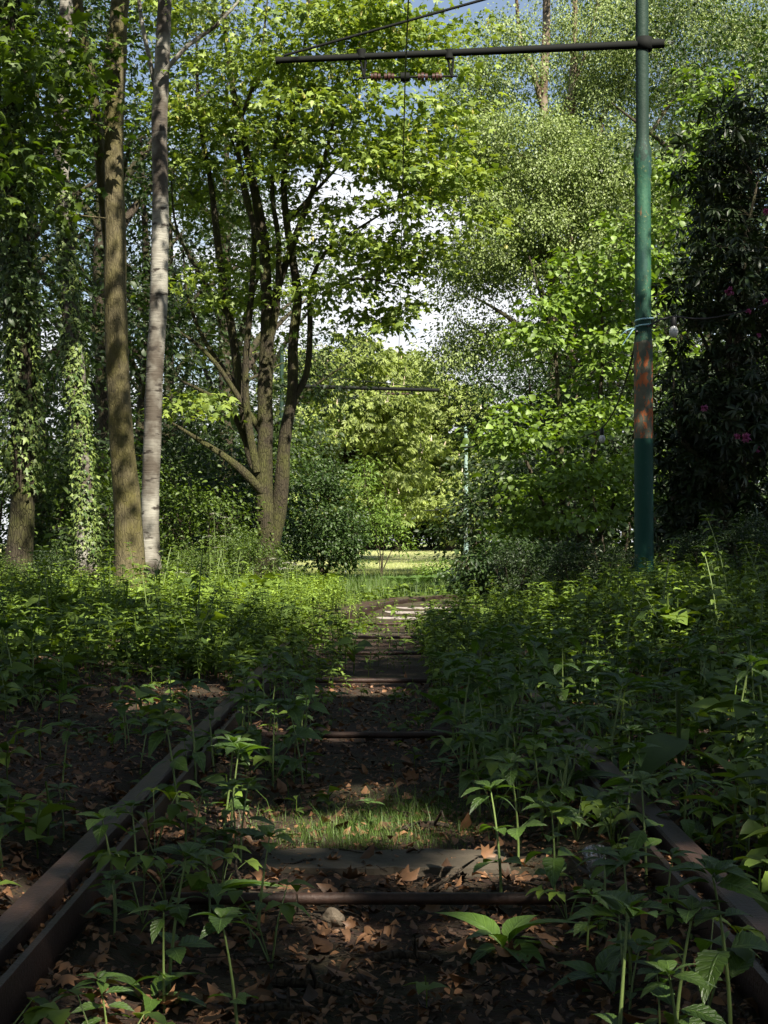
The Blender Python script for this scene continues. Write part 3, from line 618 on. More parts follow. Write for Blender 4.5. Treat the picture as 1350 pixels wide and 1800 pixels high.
chestnut('chestnut_tree', 'horse chestnut with a dark leaning bole visible beside the far green pole', 787, 982, 96, [(760, 680, 80, 60, 0, 4, 120), (770, 770, 95, 70, 0, 4.5, 190), (830, 760, 70, 90, 1, 4, 120), (760, 870, 80, 50, -1, 4.5, 150), (835, 880, 55, 50, 0, 4, 80)], 32, .34)
chestnut('chestnut_tree', 'farther horse chestnut whose top shows against white cloud', 700, 978, 112, [(700, 660, 70, 55, 0, 5, 110), (690, 740, 110, 70, 0, 5, 150), (690, 840, 110, 60, 0, 5, 150)], 33)

# --- background woodland: three kinds, copied
def bg_tree(kind, seed, h, cr, n, leafmat, leaf, size, label):
    r = np.random.default_rng(seed)
    limbs = [(np.array([[0, 0, -.2], [.1, 0, h * .2], [-.05, .1, h * .5], [.1, 0, h * .85]]), [h * .018, h * .015, h * .010, .03])]
    for k in range(7):
        a = k * 2.4 + r.uniform(-.4, .4); z = h * r.uniform(.2, .6); L = cr * r.uniform(.6, 1)
        limbs.append((np.array([[0, 0, z], [L * .5 * np.cos(a), L * .5 * np.sin(a), z + h * .12], [L * np.cos(a), L * np.sin(a), z + h * .2]]), [h * .007, h * .005, .02]))
    b = []
    for k in range(9):
        a = k * 2.4; q = r.uniform(.25, .7) * cr; z = h * (.2 + .72 * k / 8)
        b.append(((q * np.cos(a), q * np.sin(a), z), (cr * .5, cr * .5, h * .11), n // 9))
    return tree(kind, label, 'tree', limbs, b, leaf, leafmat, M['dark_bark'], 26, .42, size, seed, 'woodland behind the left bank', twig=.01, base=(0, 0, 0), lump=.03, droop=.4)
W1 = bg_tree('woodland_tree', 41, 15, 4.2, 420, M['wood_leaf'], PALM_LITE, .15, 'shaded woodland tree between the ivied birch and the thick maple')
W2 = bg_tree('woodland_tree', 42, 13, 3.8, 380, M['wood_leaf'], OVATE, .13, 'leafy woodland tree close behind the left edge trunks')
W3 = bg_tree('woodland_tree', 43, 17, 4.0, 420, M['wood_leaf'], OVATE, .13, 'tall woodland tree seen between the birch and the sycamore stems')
def put(o, px, d, rz, sc): o.location = [float(v) for v in (P(px, 955, d)[0], d, ground_z(P(px, 955, d)[0], d) - .05)]; o.rotation_euler = (0, 0, rz); o.scale = (sc,) * 3
put(W1, 178, 33, .3, 1.0); put(W2, -30, 27, 1.0, 1.0); put(W3, 400, 42, 2.0, 1.0)
def bg(o, px, d, rz, sc, label, grp=None):
    x = P(px, 955, d)[0]; c = copy_tree(o, (x, d, ground_z(x, d) - .05), rz, sc, label)
    if grp: c['group'] = grp
bg(W3, 60, 40, 1.2, 1.05, 'dark woodland tree filling the gap right of the far left trunk')
bg(W1, 300, 52, 2.2, 1.05, 'distant woodland tree just right of the silver birch')
bg(W2, 250, 36, 4.2, 1.0, 'woodland tree directly behind the silver birch trunk')
bg(W1, 470, 60, 3.0, 1.0, 'distant woodland tree behind the sycamore bole')
RG = 'trees behind the hazel and rhododendron'
bg(W2, 1130, 40, .5, .95, 'shaded tree directly behind the near green pole', RG)
bg(W3, 1300, 33, 2.5, .8, 'dark tree behind the rhododendron at the right edge', RG)
bg(W1, 985, 40, 1.5, .8, 'shaded tree behind the hazel left of the right birch', RG)
bg(W3, 1010, 62, 1.9, 1.35, 'tall tree far behind the upper trunk of the right birch', RG)
bg(W1, 1180, 66, .7, 1.5, 'tall tree far behind the upper part of the near green pole', RG)
bg(W1, 1440, 30, 1.1, .8, 'tree behind the rhododendron just outside the right edge', RG)
bg(W2, 1240, 45, 4.1, 1.0, 'deep shaded tree between the pole and the rhododendron', RG)
bg(W2, 1070, 45, 3.5, .95, 'shaded tree behind the hazel between the two right trunks', RG)
FG = 'distant trees along the far side of the meadow'
for i, px in enumerate(range(-500, 2100, 160)):
    dd = 118 + 22 * ((i * 7) % 5) / 4
    bg((W1, W3, W2)[i % 3], px, dd, i * 1.7, 1.25 - .15 * (i % 2), 'distant tree in the belt closing the far side of the meadow', FG)
# shrubs at the wood's edge
def shrub(kind, seed, label, leafmat, leaf, size):
    r = np.random.default_rng(seed); limbs = []
    for k in range(6):
        a = k * 1.05; limbs.append((np.array([[.05 * np.cos(a), .05 * np.sin(a), -.1], [.35 * np.cos(a), .35 * np.sin(a), .8], [.7 * np.cos(a), .7 * np.sin(a), 1.6]]), [.025, .02, .01]))
    b = [((r.uniform(-.6, .6), r.uniform(-.6, .6), z), (.8, .8, .45), 40) for z in (.5, .9, 1.3, 1.7, 2.1)]
    return tree(kind, label, 'bush', limbs, b, leaf, leafmat, M['twig'], 18, .2, size, seed, 'understorey shrubs on the left bank', flare_amt=0, base=(0, 0, 0))
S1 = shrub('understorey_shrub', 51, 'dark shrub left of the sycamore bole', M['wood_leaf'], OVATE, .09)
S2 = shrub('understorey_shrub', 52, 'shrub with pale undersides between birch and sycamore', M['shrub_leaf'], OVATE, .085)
put(S1, 420, 31, 0, 1.15); put(S2, 350, 27, 1, .9)
for o, px, d, rz, sc, lb in ((S1, 320, 36, 2, 1.5, 'dark shrub in the gap right of the silver birch'), (S2, 180, 27, 3, 1.0, 'shrub in the gap left of the thick maple trunk'), (S1, 90, 25, 1, 1.0, 'shrub between the two ivied trunks'), (S1, 250, 45, 5, 2.0, 'large distant shrub behind the silver birch foot'), (S2, 430, 50, 4, 2.0, 'large distant shrub seen left of the sycamore'), (S2, -10, 24, 2, 1.1, 'shrub at the left edge behind the far left trunk'), (S1, 130, 42, 3.3, 2.0, 'large dark shrub far behind the ivied birch')):
    bg(o, px, d, rz, sc, lb)
for o, px, dd, rz, sc, lb in ((S2, 505, 23.5, 1, .24, 'low shrub on the sunlit bank right of the sycamore foot'), (S2, 455, 23, 2.2, .40, 'waist-high shrub in front of the sycamore foot'), (S2, 405, 24, 3.1, .44, 'waist-high shrub left of the sycamore foot'), (S2, 345, 22.5, .4, .34, 'low shrub right of the silver birch foot'), (S2, 300, 21, 5, .24, 'low shrub touching the silver birch foot'), (S2, 150, 19.5, 2, .26, 'low shrub at the foot of the ivied birch'), (S1, 85, 17, 4, .26, 'low shrub between the far left trunk and the ivied birch'), (S2, 15, 14.5, 1, .24, 'low shrub at the left edge in front of the far left trunk')):
    bg(o, px, dd, rz, sc, lb)
for px, dd, rz, sc, lb in ((905, 17, 1, .34, 'low shrub right of the bramble over the curve'), (1010, 16.5, 3, .32, 'low shrub on the right bank below the hazel'), (1075, 15.5, 4.4, .26, 'low shrub left of the near pole foot'), (1235, 15, 2, .28, 'low shrub right of the near pole foot'), (1320, 14, .5, .32, 'low shrub at the right edge below the rhododendron')):
    bg(S1, px, dd, rz, sc, lb, 'shrubs in the shade of the right bank')
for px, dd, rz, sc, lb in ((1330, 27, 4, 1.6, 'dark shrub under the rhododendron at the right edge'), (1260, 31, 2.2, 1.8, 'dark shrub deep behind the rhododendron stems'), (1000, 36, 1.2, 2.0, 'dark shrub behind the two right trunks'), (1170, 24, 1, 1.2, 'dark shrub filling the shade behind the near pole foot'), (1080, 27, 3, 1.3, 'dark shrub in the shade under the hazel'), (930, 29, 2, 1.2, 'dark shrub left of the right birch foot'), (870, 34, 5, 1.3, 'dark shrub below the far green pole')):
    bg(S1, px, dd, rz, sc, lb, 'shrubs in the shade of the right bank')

for i, px in enumerate(range(100, 1010, 19)):
    bg((S1, S2)[i % 2], px + 9 * ((i * 5) % 3), 98 + 5 * ((i * 7) % 4), i * 1.9, 2.5 + .35 * ((i * 3) % 4), 'distant shrub of the hedge at the far edge of the meadow', 'hedge at the far edge of the meadow')
# --- unseen trees added outside the view to shade the track and banks
def shade(name, label, base, blobs, seed, n_leaf=32):
    bx, by = base; bz = ground_z(bx, by); r = np.random.default_rng(seed)
    top = max(b[0][2] for b in blobs)
    limbs = [(np.array([[bx, by, bz - .1], [bx + .1, by, 3], [bx, by + .1, 6], [bx, by, top]]), [.24, .2, .16, .05])]
    for b in blobs:
        c = np.array(b[0]); s = np.array([bx, by, c[2] * .55]); limbs.append((np.array([s, (s + c) / 2 + [0, 0, .5], c]), [.1, .07, .03]))
    return tree(name, label, 'tree', limbs, blobs, PALM, M['maple_leaf'], M['bark'], n_leaf, .34, .15, seed, 'unseen trees added to shade the track', gaps=True)
shade('added_shade_tree', 'unseen shade maple overhanging the track from the right behind the viewpoint', (6.2, -5), [((3.2, -3.5, 8.5), (3.6, 3.2, 1.6), 220), ((5.5, -4, 10.5), (3.4, 3.2, 1.6), 170), ((1.5, -6, 9.5), (3, 3, 1.5), 150)], 61)
shade('added_shade_tree', 'unseen shade maple overhanging the right bank beside the viewpoint', (8.6, 3.5), [((6.2, 2.2, 8.4), (3.2, 3.0, 1.6), 220), ((7.5, 4, 10.5), (3.2, 3.0, 1.7), 170), ((4.2, .2, 9.6), (2.6, 2.6, 1.4), 150)], 62)
shade('added_shade_tree', 'unseen shade maple overhanging the right bank nearest the rhododendron', (10.5, 11), [((8.3, 11, 8.0), (2.6, 2.8, 1.8), 130), ((9.2, 11.5, 11), (3.0, 3.2, 1.9), 140), ((7.8, 8, 9.5), (2.4, 2.4, 1.6), 80), ((7.0, 15.8, 9.2), (1.5, 1.6, .9), 90), ((5.9, 10.6, 8.6), (1.1, 1.2, .6), 36)], 63)
shade('added_shade_tree', 'unseen shade maple overhanging the left bank behind the viewpoint', (-5.2, -4), [((-1.5, -4.5, 8.0), (3.2, 3.0, 1.5), 110), ((-3.6, -1.5, 9.0), (2.6, 2.6, 1.5), 90)], 64)

SG = 'unseen woodland added around the viewpoint'  # ring of trees and shrubs put in to cut sky light
for i, (bx, by, sc_) in enumerate(((-11, -9, 1), (-4, -13, 1.1), (3, -15, 1), (11, -11, 1), (-8.5, 2.5, .9), (-10.5, 8.5, 1), (13.5, 3, 1), (16, 13, .9), (-11, 15, .9), (-7.2, -3, .9))):
    c = copy_tree((W1, W2, W3)[i % 3], (bx, by, ground_z(bx, by)), i * 1.3, sc_, 'unseen woodland tree added around the viewpoint to block sky light'); c['group'] = SG
for i, (bx, by, sc_) in enumerate(((-5.2, 3.5, 1.2), (-5.5, 7.5, 1.2), (5.2, 4.5, 1.2), (6, 8.5, 1.3), (-4.5, -1.5, 1.3), (4.5, -1, 1.3), (0, -4.5, 1.5), (-3, -5, 1.4), (3, -5, 1.4))):
    c = copy_tree((S1, S2)[i % 2], (bx, by, ground_z(bx, by)), i * 1.3, sc_, 'unseen shrub added around the viewpoint to block sky light'); c['group'] = 'unseen shrubs added around the viewpoint'
shade('added_shade_tree', 'unseen shade maple arching high over the track just ahead of the viewpoint', (-5.6, 5), [((.6, 4.2, 9.4), (2.2, 2.0, 1.2), 130), ((-1.6, 3.4, 8.6), (2.2, 2.2, 1.2), 110), ((2.2, 2.6, 11), (2.4, 2.0, 1.2), 120), ((2.4, -.4, 9.2), (2.2, 2.0, 1.1), 130)], 65)
shade('added_shade_tree', 'unseen leafy shade maple spreading above the left bank beside the viewpoint', (-6.2, .5), [((-3.4, 2.2, 7.5), (2.0, 2.2, 1.0), 120), ((-4, -1.2, 8), (2.2, 2.0, 1.1), 110), ((-1.2, 6.4, 7.6), (1.8, 1.5, .9), 80), ((-2.8, 8.5, 7.6), (1.5, 1.4, .8), 60), ((-1.5, .5, 10), (2, 2, 1), 70)], 66)
shade('added_shade_tree', 'unseen tall shade maple over the left bank whose crown closes above the ivied trunks', (-9, 20), [((-5.2, 21, 12.6), (2.4, 2.4, 1.2), 90), ((-7.5, 18, 12), (2.4, 2.4, 1.3), 80), ((-5, 25.5, 13.6), (2.4, 2.4, 1.2), 90), ((-8.5, 24, 13), (2.4, 2.4, 1.3), 80)], 67)
# ------------------------------------------------------------------ ground, meadow
def sheet(xs, ys, zf):
    X, Y = np.meshgrid(xs, ys); Z = zf(X, Y); n, m = X.shape
    i = np.arange(n - 1)[:, None] * m + np.arange(m - 1)[None]
    return Geo().add(np.stack([X, Y, Z], -1).reshape(-1, 3), np.stack([i, i + 1, i + m + 1, i + m], -1).reshape(-1, 4))
xs = np.concatenate([[-500, -250, -120, -60, -35, -22], np.arange(-15, -3, .2), np.arange(-3, 3, .06), np.arange(3, 15.1, .2), [22, 35, 60, 120, 250, 500]])
ys = np.concatenate([[-120, -60, -25, -10, -5], np.arange(-2, 45, .2), [48, 55, 65, 80, 100, 140, 200, 300, 500, 900]])
obj('ground', sheet(xs, ys, ground_z), M['ground'], kind='structure')
ym = np.concatenate([np.arange(43, 60, .5), np.arange(60, 175, 4)]); xm = np.arange(-45, 46, 1.0)
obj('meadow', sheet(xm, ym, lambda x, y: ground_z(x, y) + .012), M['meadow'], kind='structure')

# ------------------------------------------------------------------ tram track: one thing, rails and bars are its parts
trk = thing('tram_track', 'rusty overgrown grooved tram track running ahead and curving right', 'tram track')
yy = np.arange(-3, 26.01, .25)
def ribbon(prof, side):
    """profile (offset from gauge centre, z) swept along the track"""
    prof = np.array(prof); n, k = len(yy), len(prof); cx = track_x(yy); dx = np.gradient(cx, yy); nx = 1 / np.sqrt(1 + dx ** 2); ny = -dx * nx
    off = prof[:, 0] * side
    V = np.stack([cx[:, None] + off * nx[:, None], yy[:, None] + off * ny[:, None], rail_z(yy)[:, None] + prof[:, 1] + 0 * off], -1)
    i = np.arange(n - 1)[:, None] * k; j = np.arange(k)[None]; q = (j + 1) % k
    Fq = np.stack([i + j, i + q, i + k + q, i + k + j], -1).reshape(-1, 4)
    return Geo().add(V.reshape(-1, 3), Fq if side < 0 else Fq[:, ::-1], np.array([np.arange(k), np.arange(k)[::-1] + (n - 1) * k]))
head = [(.655, -.005), (.655, -.19), (.80, -.19), (.80, -.16), (.782, -.15), (.782, -.012), (.776, -.001), (.722, 0), (.716, -.006), (.714, -.045), (.672, -.05), (.669, -.004)]
for s in (-1, 1):
    rl = obj('rail', ribbon(head, s), M['rust'], trk, smooth=False)
    r = np.random.default_rng(70 + s); n = 900; y = r.uniform(.8, 9, n); g = Geo(); fr = r.uniform(0, 1, n)
    X, Y, Z = frames(nrm(r.normal(0, 1, (n, 3)) * [1, 1, .3]), np.array([0, 0, 1.0]) + r.normal(0, .4, (n, 3)))
    g.inst(diamond(.7, .2, .3), np.stack([s * (.678 + .032 * fr), y, -.042 + .018 * r.uniform(0, 1, n)], 1), X, Y, Z, r.uniform(.008, .028, n))
    obj('groove_litter', g, M['dead_leaf'], trk, kind='stuff')
def across(y, half):
    c = float(track_x(y)); dx = float(track_x(y + .1) - track_x(y - .1)) / .2; k = math.sqrt(1 + dx * dx)
    a = np.array([1 / k, -dx / k, 0]); return np.array([c, y, float(rail_z(y))]), a
for y in (3.43, 6.34, 8.85, 11.07, 12.9, 15.0):
    c, a = across(y, 0); g = Geo(); L = .66
    g.tube([c - a * L + [0, 0, -.082], c + a * L + [0, 0, -.082]], .0145, 12)
    for s in (-1, 1): g.tube([c + a * s * (L - .03) + [0, 0, -.082], c + a * s * (L - .005) + [0, 0, -.082]], .03, 6)
    obj('tie_bar', g, M['rust'], trk)
sl = []
for y, w, m, dz in ((3.98, .24, 'sleeper', .003), (13.9, .2, 'sleeper', 0), (16.35, .13, 'pale_sleeper', .004), (17.1, .12, 'pale_sleeper', .004), (17.9, .12, 'pale_sleeper', .0), (18.8, .13, 'sleeper', -.004), (19.7, .13, 'sleeper', -.016)):
    c, a = across(y, 0); r = np.random.default_rng(int(y * 10))
    n = 14; u = np.linspace(-.62, .62, n) if y > 5 else np.linspace(-.34, .33, n); yl = -w / 2 + r.normal(0, .008, n); yh = w / 2 + r.normal(0, .008, n); b = np.array([-a[1], a[0], 0]); zt = float(ground_z(c[0], y)) - c[2] + .014 + dz + r.normal(0, .002, n)
    rows = [c + a * u[:, None] + b * q[:, None] + np.stack([0 * u, 0 * u, z], 1) for q, z in ((yl, zt - .1), (yl, zt), (yh, zt), (yh, zt - .1))]
    V = np.stack(rows, 1).reshape(-1, 3); i = np.arange(n - 1)[:, None] * 4; j = np.arange(4)[None]; k = (j + 1) % 4
    obj('sleeper', Geo().add(V, np.stack([i + j, i + 4 + j, i + 4 + k, i + k], -1).reshape(-1, 4)), M[m], trk, smooth=False)

# ------------------------------------------------------------------ tram poles
def tram_pole(label, base, h, rad, z1, z2, arms, stay_z, mat, hang=None):
    t = thing('tram_pole', label, 'tram pole', base, 'green tram poles along the track')
    bz = base[2]; a, b, c = rad
    prof = [(a * 1.0, -.15), (a, 0), (a, z1 - bz - .05), (a * .99, z1 - bz - .02), (b * 1.07, z1 - bz + .04), (b, z1 - bz + .12), (b, z2 - bz - .30), (b * 1.1, z2 - bz - .27), (b * 1.1, z2 - bz - .02), (c * 1.12, z2 - bz + .05), (c, z2 - bz + .12), (c, h - bz), (c * .6, h - bz + .05), (.001, h - bz + .07)]
    fine = [prof[0]]
    for p, q in zip(prof[:-1], prof[1:]):
        n = max(1, int((q[1] - p[1]) / .2)); fine += [(p[0] + (q[0] - p[0]) * k / n, p[1] + (q[1] - p[1]) * k / n) for k in range(1, n + 1)]
    obj('shaft', Geo().lathe(fine, 28), mat, t)
    B = np.array(base)
    for (p, q, r0, r1) in arms:
        p, q = np.array(p), np.array(q); g = Geo(); tt = np.linspace(0, 1, 8)[:, None]; ln = p + (q - p) * tt
        g.tube(ln - B, r0 + (r1 - r0) * tt[:, 0], 12)
        s = 1 if q[0] < p[0] else -1
        g.tube([p - B, p - B + [s * .22, 0, .01]], r0 * 1.15, 10)
        g.tube([q - B + [0, 0, 0], q - B + (q - p) / np.linalg.norm(q - p) * .05], r1 * 1.25, 10)
        obj('bracket_arm', g, M['iron'], t)
        g = Geo(); g.lathe([(c * 1.02, -.07), (c * 1.28, -.07), (c * 1.28, .07), (c * 1.02, .07)], 20, p - B); obj('collar', g, M['iron'], t)
        if stay_z:
            e = q + (p - q) * .01 + [0, 0, .05]
            obj('stay_rod', Geo().tube([e - B, np.array([p[0], p[1], stay_z]) - B], .016, 8), M['iron'], t)
    if hang:
        xa, xb, zt, zb, yh, wx = hang; g = Geo()
        for x in (xa, xb):
            g.tube(np.array([[x - .03, yh, zt + .06], [x - .03, yh, zt - .04]]) - B, .05, 8)
            for dx in (-.05, .02): g.tube(np.array([[x + dx, yh, zt - .02], [x, yh, zb]]) - B, .013, 6)
        g.tube(np.array([[xa - .06, yh, zb], [xb + .06, yh, zb + .02]]) - B, .012, 8)
        hg = obj('wire_hanger', g, M['iron'], t)
        for x in (wx - .32, wx - .17, wx + .20, wx + .36):
            g = Geo()
            for k in range(3): g.tube(np.array([[x - .06 + k * .04, yh, zb + .01], [x - .03 + k * .04, yh, zb + .01]]) - B, .05 if k == 1 else .04, 10)
            obj('insulator', g, M['insulator'], hg)
        g = Geo().tube(np.array([[wx - .05, yh, zb + .01], [wx + .05, yh, zb + .01]]) - B, .05, 10); g.tube(np.array([[wx, yh, zb + .06], [wx, yh, zb - .05]]) - B, .022, 8)
        obj('wire_clamp', g, M['iron'], hg)
    return t
pa, pb = P(1132, 78, 16), P(492, 106, 16)
x1 = P(1132, 955, 16)[0]
zc = P(712, 137, 16)
tram_pole('near green tram pole with rust-orange patches and teal foot, standing on the right bank', (x1, 16, float(ground_z(x1, 16)) - .05), 7.9, (.104, .089, .071), P(0, 600, 16)[2], P(0, 262, 16)[2],
 [(pa, pb, .046, .036)], 7.27, make_pole('flaking_green_paint', 1.95 - float(ground_z(x1, 16)), 3.02 - float(ground_z(x1, 16)), 3.1), (P(640, 0, 16)[0], P(794, 0, 16)[0], P(0, 97, 16)[2], zc[2], 16, zc[0]))
d2 = 53.0; pa, pb = P(495, 678, d2), P(770, 686, d2); zc2 = P(699, 693, d2); gz = float(ground_z(pa[0], d2))
tram_pole('green tram pole half hidden behind the sycamore, its black arm reaching over the track', (pa[0], d2, gz), 7.9, (.11, .095, .075), gz + 2.7, gz + 4.8, [(pa, pb, .075, .065)], 7.0, make_pole('dark_green_paint', 1.6, 2.6, 7.7), (P(669, 0, d2)[0], P(724, 0, d2)[0], P(0, 683, d2)[2], zc2[2], d2, zc2[0]))
d3 = 86.0; pa, pb = P(819, 786, d3), P(862, 786, d3); gz = float(ground_z(pa[0], d3)); pc, pd = P(819, 759, d3), P(858, 765, d3)
tram_pole('faraway sunlit green tram pole at the meadow edge with two short arms', (pa[0], d3, gz), P(0, 752, d3)[2], (.14, .125, .11), gz + 2.6, gz + 4.9, [(pa, pb, .04, .035), (pc, pd, .02, .02)], None, make_pole('sunlit_green_paint', 1.0, 1.9, 12.3, .62))
ws = np.array([[zc[0] - .02, -6, 5.62], [zc[0], 16, zc[2] - .03], [zc2[0], d2, zc2[2] - .03]])
g = Geo()
for a, b in zip(ws[:-1], ws[1:]):
    t = np.linspace(0, 1, 25)[:, None]; ln = a + (b - a) * t; ln[:, 2] -= (.18 if b[1] > 20 else .05) * 4 * t[:, 0] * (1 - t[:, 0]); g.tube(ln, .0085, 6)
tag(obj('overhead_wire', g, M['wire']), 'single dark overhead wire hung beneath the bracket arms above the track', 'wire')

# festoon strings
BULB = Geo().lathe([(.001, -.115), (.02, -.11), (.032, -.09), (.035, -.07), (.028, -.045), (.018, -.03), (.016, 0)], 14)
BULB_M = mesh('bulb', BULB); BULB_M.materials.append(M['bulb'])
SOCK_M = mesh('socket', Geo().lathe([(.019, -.03), (.022, -.025), (.022, .03), (.012, .045), (.001, .045)], 12)); SOCK_M.materials.append(M['wire'])
def festoon(label, pts, bulbs, sc=1.0, rope=None):
    pts = np.array(pts); t = thing('light_string', label, 'string lights', pts[0], 'light strings tied to the tram poles')
    ln, _ = smooth_line(pts, np.ones(len(pts)), .15); obj('cable', Geo().tube(ln - pts[0], .008 * sc, 6), M['wire'], t)
    for b in bulbs:
        o = obj('bulb', BULB_M, None, t); o.location = np.array(b) - pts[0] - [0, 0, .04 * sc]; o.scale = (sc,) * 3
        s = obj('socket', SOCK_M, None, o)
    return t
a = P(1138, 574, 15.88)
festoon('string light cable tied to the near green pole, white bulb hanging right of it', [a, P(1160, 562, 15.9), P(1183, 556, 16), P(1240, 560, 16.3), P(1330, 540, 16.6), P(1420, 500, 17)], [P(1184, 557, 16)], 1.5)
a = P(1120, 582, 15.9)
festoon('string light cable sagging left from the near green pole into the hazel', [a, P(1108, 640, 16.6), P(1085, 710, 18), P(1058, 752, 19.5), P(1020, 770, 21)], [P(1058, 753, 19.5)], 1.3)
festoon('faraway light string with white bulbs at the far green pole', [P(818, 884, 86), P(790, 892, 84), P(760, 897, 82), P(727, 897, 80), P(690, 893, 78)], [P(810, 886, 85.4), P(727, 897, 80)], 3.2)
g = Geo(); c0 = P(1132, 575, 16)
t = np.linspace(0, 2 * np.pi * 2.2, 60); g.tube(np.stack([c0[0] + .1 * np.cos(t), 16 + .1 * np.sin(t), c0[2] - .035 + .0105 * t], 1), .009, 6)
for k in ((-.11, -.05, -.03), (-.09, -.06, -.10)):
    s = np.array([c0[0] - .1, 15.96, c0[2] - .02]); g.tube([s, s + np.array(k) * [.5, 1, .3], s + k, s + np.array(k) * [1.7, 1, 1.9] + [0, 0, -.04 * (k[0] < -.1)]], [.009, .008, .007, .004], 5)
tag(obj('tied_rope', g, M['rope']), 'frayed pale blue rope knotted round the near green pole', 'rope')

# ------------------------------------------------------------------ low plants
def vein_attr(me, st):
    n = len(me.vertices); i = np.arange(n); a = me.attributes.new('leaf_uv', 'FLOAT_VECTOR', 'POINT')
    v = np.zeros((n, 3), np.float32); v[:, 0] = (i % 3) - 1.0; v[:, 1] = ((i // 3) % st) / (st - 1); a.data.foreach_set('vector', v.ravel())
def plant(r, h, nodes, ll, st, width=.48, serr=.0, rosette=5, lean=.1):
    az = r.uniform(0, 6.28); t = np.linspace(0, 1, 7); ln = np.stack([lean * h * t ** 2 * np.cos(az), lean * h * t ** 2 * np.sin(az), h * t - .03 * (t == 0)], 1)
    stem = Geo().tube(ln, .0045 * (h / .3) ** .5 * (1 - .55 * t), 6, False); lf = Geo()
    tm = [leaf_grid(st, width * r.uniform(.85, 1.15), r.uniform(.1, .4), dr, serr) for dr in (.15, .35, .6)]
    a0 = r.uniform(0, 6.28)
    for j in range(nodes):
        f = .35 + .6 * j / max(nodes - 1, 1) if nodes > 1 else .8
        k = 2 if r.uniform() < .6 else 3; s = ll * (.75 + .5 * f if f < .8 else 1.0) * r.uniform(.75, 1.1)
        a = a0 + j * 1.57 + np.arange(k) * 6.283 / k + r.normal(0, .25, k); e = r.normal(.05 + .15 * f, .18, k)
        d = np.stack([np.cos(a) * np.cos(e), np.sin(a) * np.cos(e), np.sin(e)], 1); X, Y, Z = frames(d, np.array([0, 0, 1.0]) + r.normal(0, .18, (k, 3)))
        p = np.array([np.interp(f, t, ln[:, q]) for q in range(3)]); lf.inst(tm[r.integers(3)], np.tile(p, (k, 1)), X, Y, Z, s * r.uniform(.8, 1.1, k))
    a = a0 + np.arange(rosette) * 2.4; e = .25 + .12 * np.arange(rosette); d = np.stack([np.cos(a) * np.cos(e), np.sin(a) * np.cos(e), np.sin(e)], 1)
    X, Y, Z = frames(d, np.array([0, 0, 1.0]) + r.normal(0, .15, (rosette, 3))); lf.inst(tm[1], np.tile(ln[-1], (rosette, 1)), X, Y, Z, ll * np.linspace(.95, .45, rosette))
    return stem, lf
def density(x, y):
    u = x - track_x(y); a = np.abs(u)
    h = .22 + 0 * x; D = 0 * x
    mid = a < .64
    D = np.where(mid, np.where(u > 0, 54, 44), D); h = np.where(mid, np.where(u > 0, .28, .26), h)
    path = (a < .27) & (y > 4.4) & (y < 19); D = np.where(path, np.where(y < 7, 1.0, 4.0), D); h = np.where(path, .12, h)
    edge = (a >= .27) & mid & (u < 0) & (y > 7.5); D = np.where(edge, 26, D); D = np.where(mid & (a > .42) & (y > 3.8), np.where(u < 0, 34, 60), D); h = np.where(mid & (u < -.42) & (y > 4.5), .20, h)
    front = (y < 4.5) & (a < .36); D = np.where(front, 3.0, D); h = np.where(front, .10, h)
    near = (y < 3.4) & mid & (a >= .36); D = np.where(near, 34, D); h = np.where(near, .2, h)
    gap = (a >= .63) & (a < .83); D = np.where(gap, np.where(y < np.where(u > 0, 3.8, 4.6), 0, np.where((u < 0) & (y < 8.5), 9.0, np.where(y < 5, 40.0, 75.0))), D); h = np.where(gap, np.where(u < 0, .15, .22), h)
    lo = u <= -.83; D = np.where(lo, np.where(y < 8.2, np.where((u > -1.6) & (y > 4.6), 6, np.where(u > -1.6, 22, 38)), 44), D); h = np.where(lo, np.where(y < 8.2, np.where(u > -1.75, .13, .30), .22 + .04 * sstep(9, 12, y) - .08 * sstep(13, 20, y)), h)
    ro = u >= .83; D = np.where(ro, 46, D); h = np.where(ro, .21 + .02 * sstep(5, 10, y), h)
    enc = (u > .1) & (y > 12.5) & (y < 20); D = np.where(enc & (a < .83), 36, D); h = np.where(enc, .24, h)
    enl = (u < -.30) & (u > -2.4) & (y > 13) & (y < 24); D = np.where(enl, 40, D); h = np.where(enl, np.where(u > -.83, .16, .26), h)
    h = np.where((y > 18) & (a < .83), .12, h); D = np.where((y > 15.5) & (y < 20) & (a < .5), 3, D)
    D = np.where((y > 15.3) & (y < 25) & (u > -1.05) & (u < .12), 1.5, D); D = np.where((y > 19) & (x > -.032 * y), 0, D); h = np.where(y > 20, np.minimum(h, .24), h)
    return D, h
r = np.random.default_rng(99)
n = 80000; ymax = 30.0
y = np.sqrt(r.uniform(0, 1, n) * (ymax ** 2 - 1.6 ** 2) + 1.6 ** 2); x = r.uniform(-1, 1, n) * (.30 * y + .25) ; area = (.60 * .5 * (ymax ** 2 - 1.6 ** 2) + .5 * (ymax - 1.6))
D, h = density(x, y); keep = r.uniform(0, 1, n) < D * area / n * np.where(y > 14, .8, 1); x, y, h = x[keep], y[keep], h[keep]
order = np.argsort(y); x, y, h = x[order], y[order], h[order]
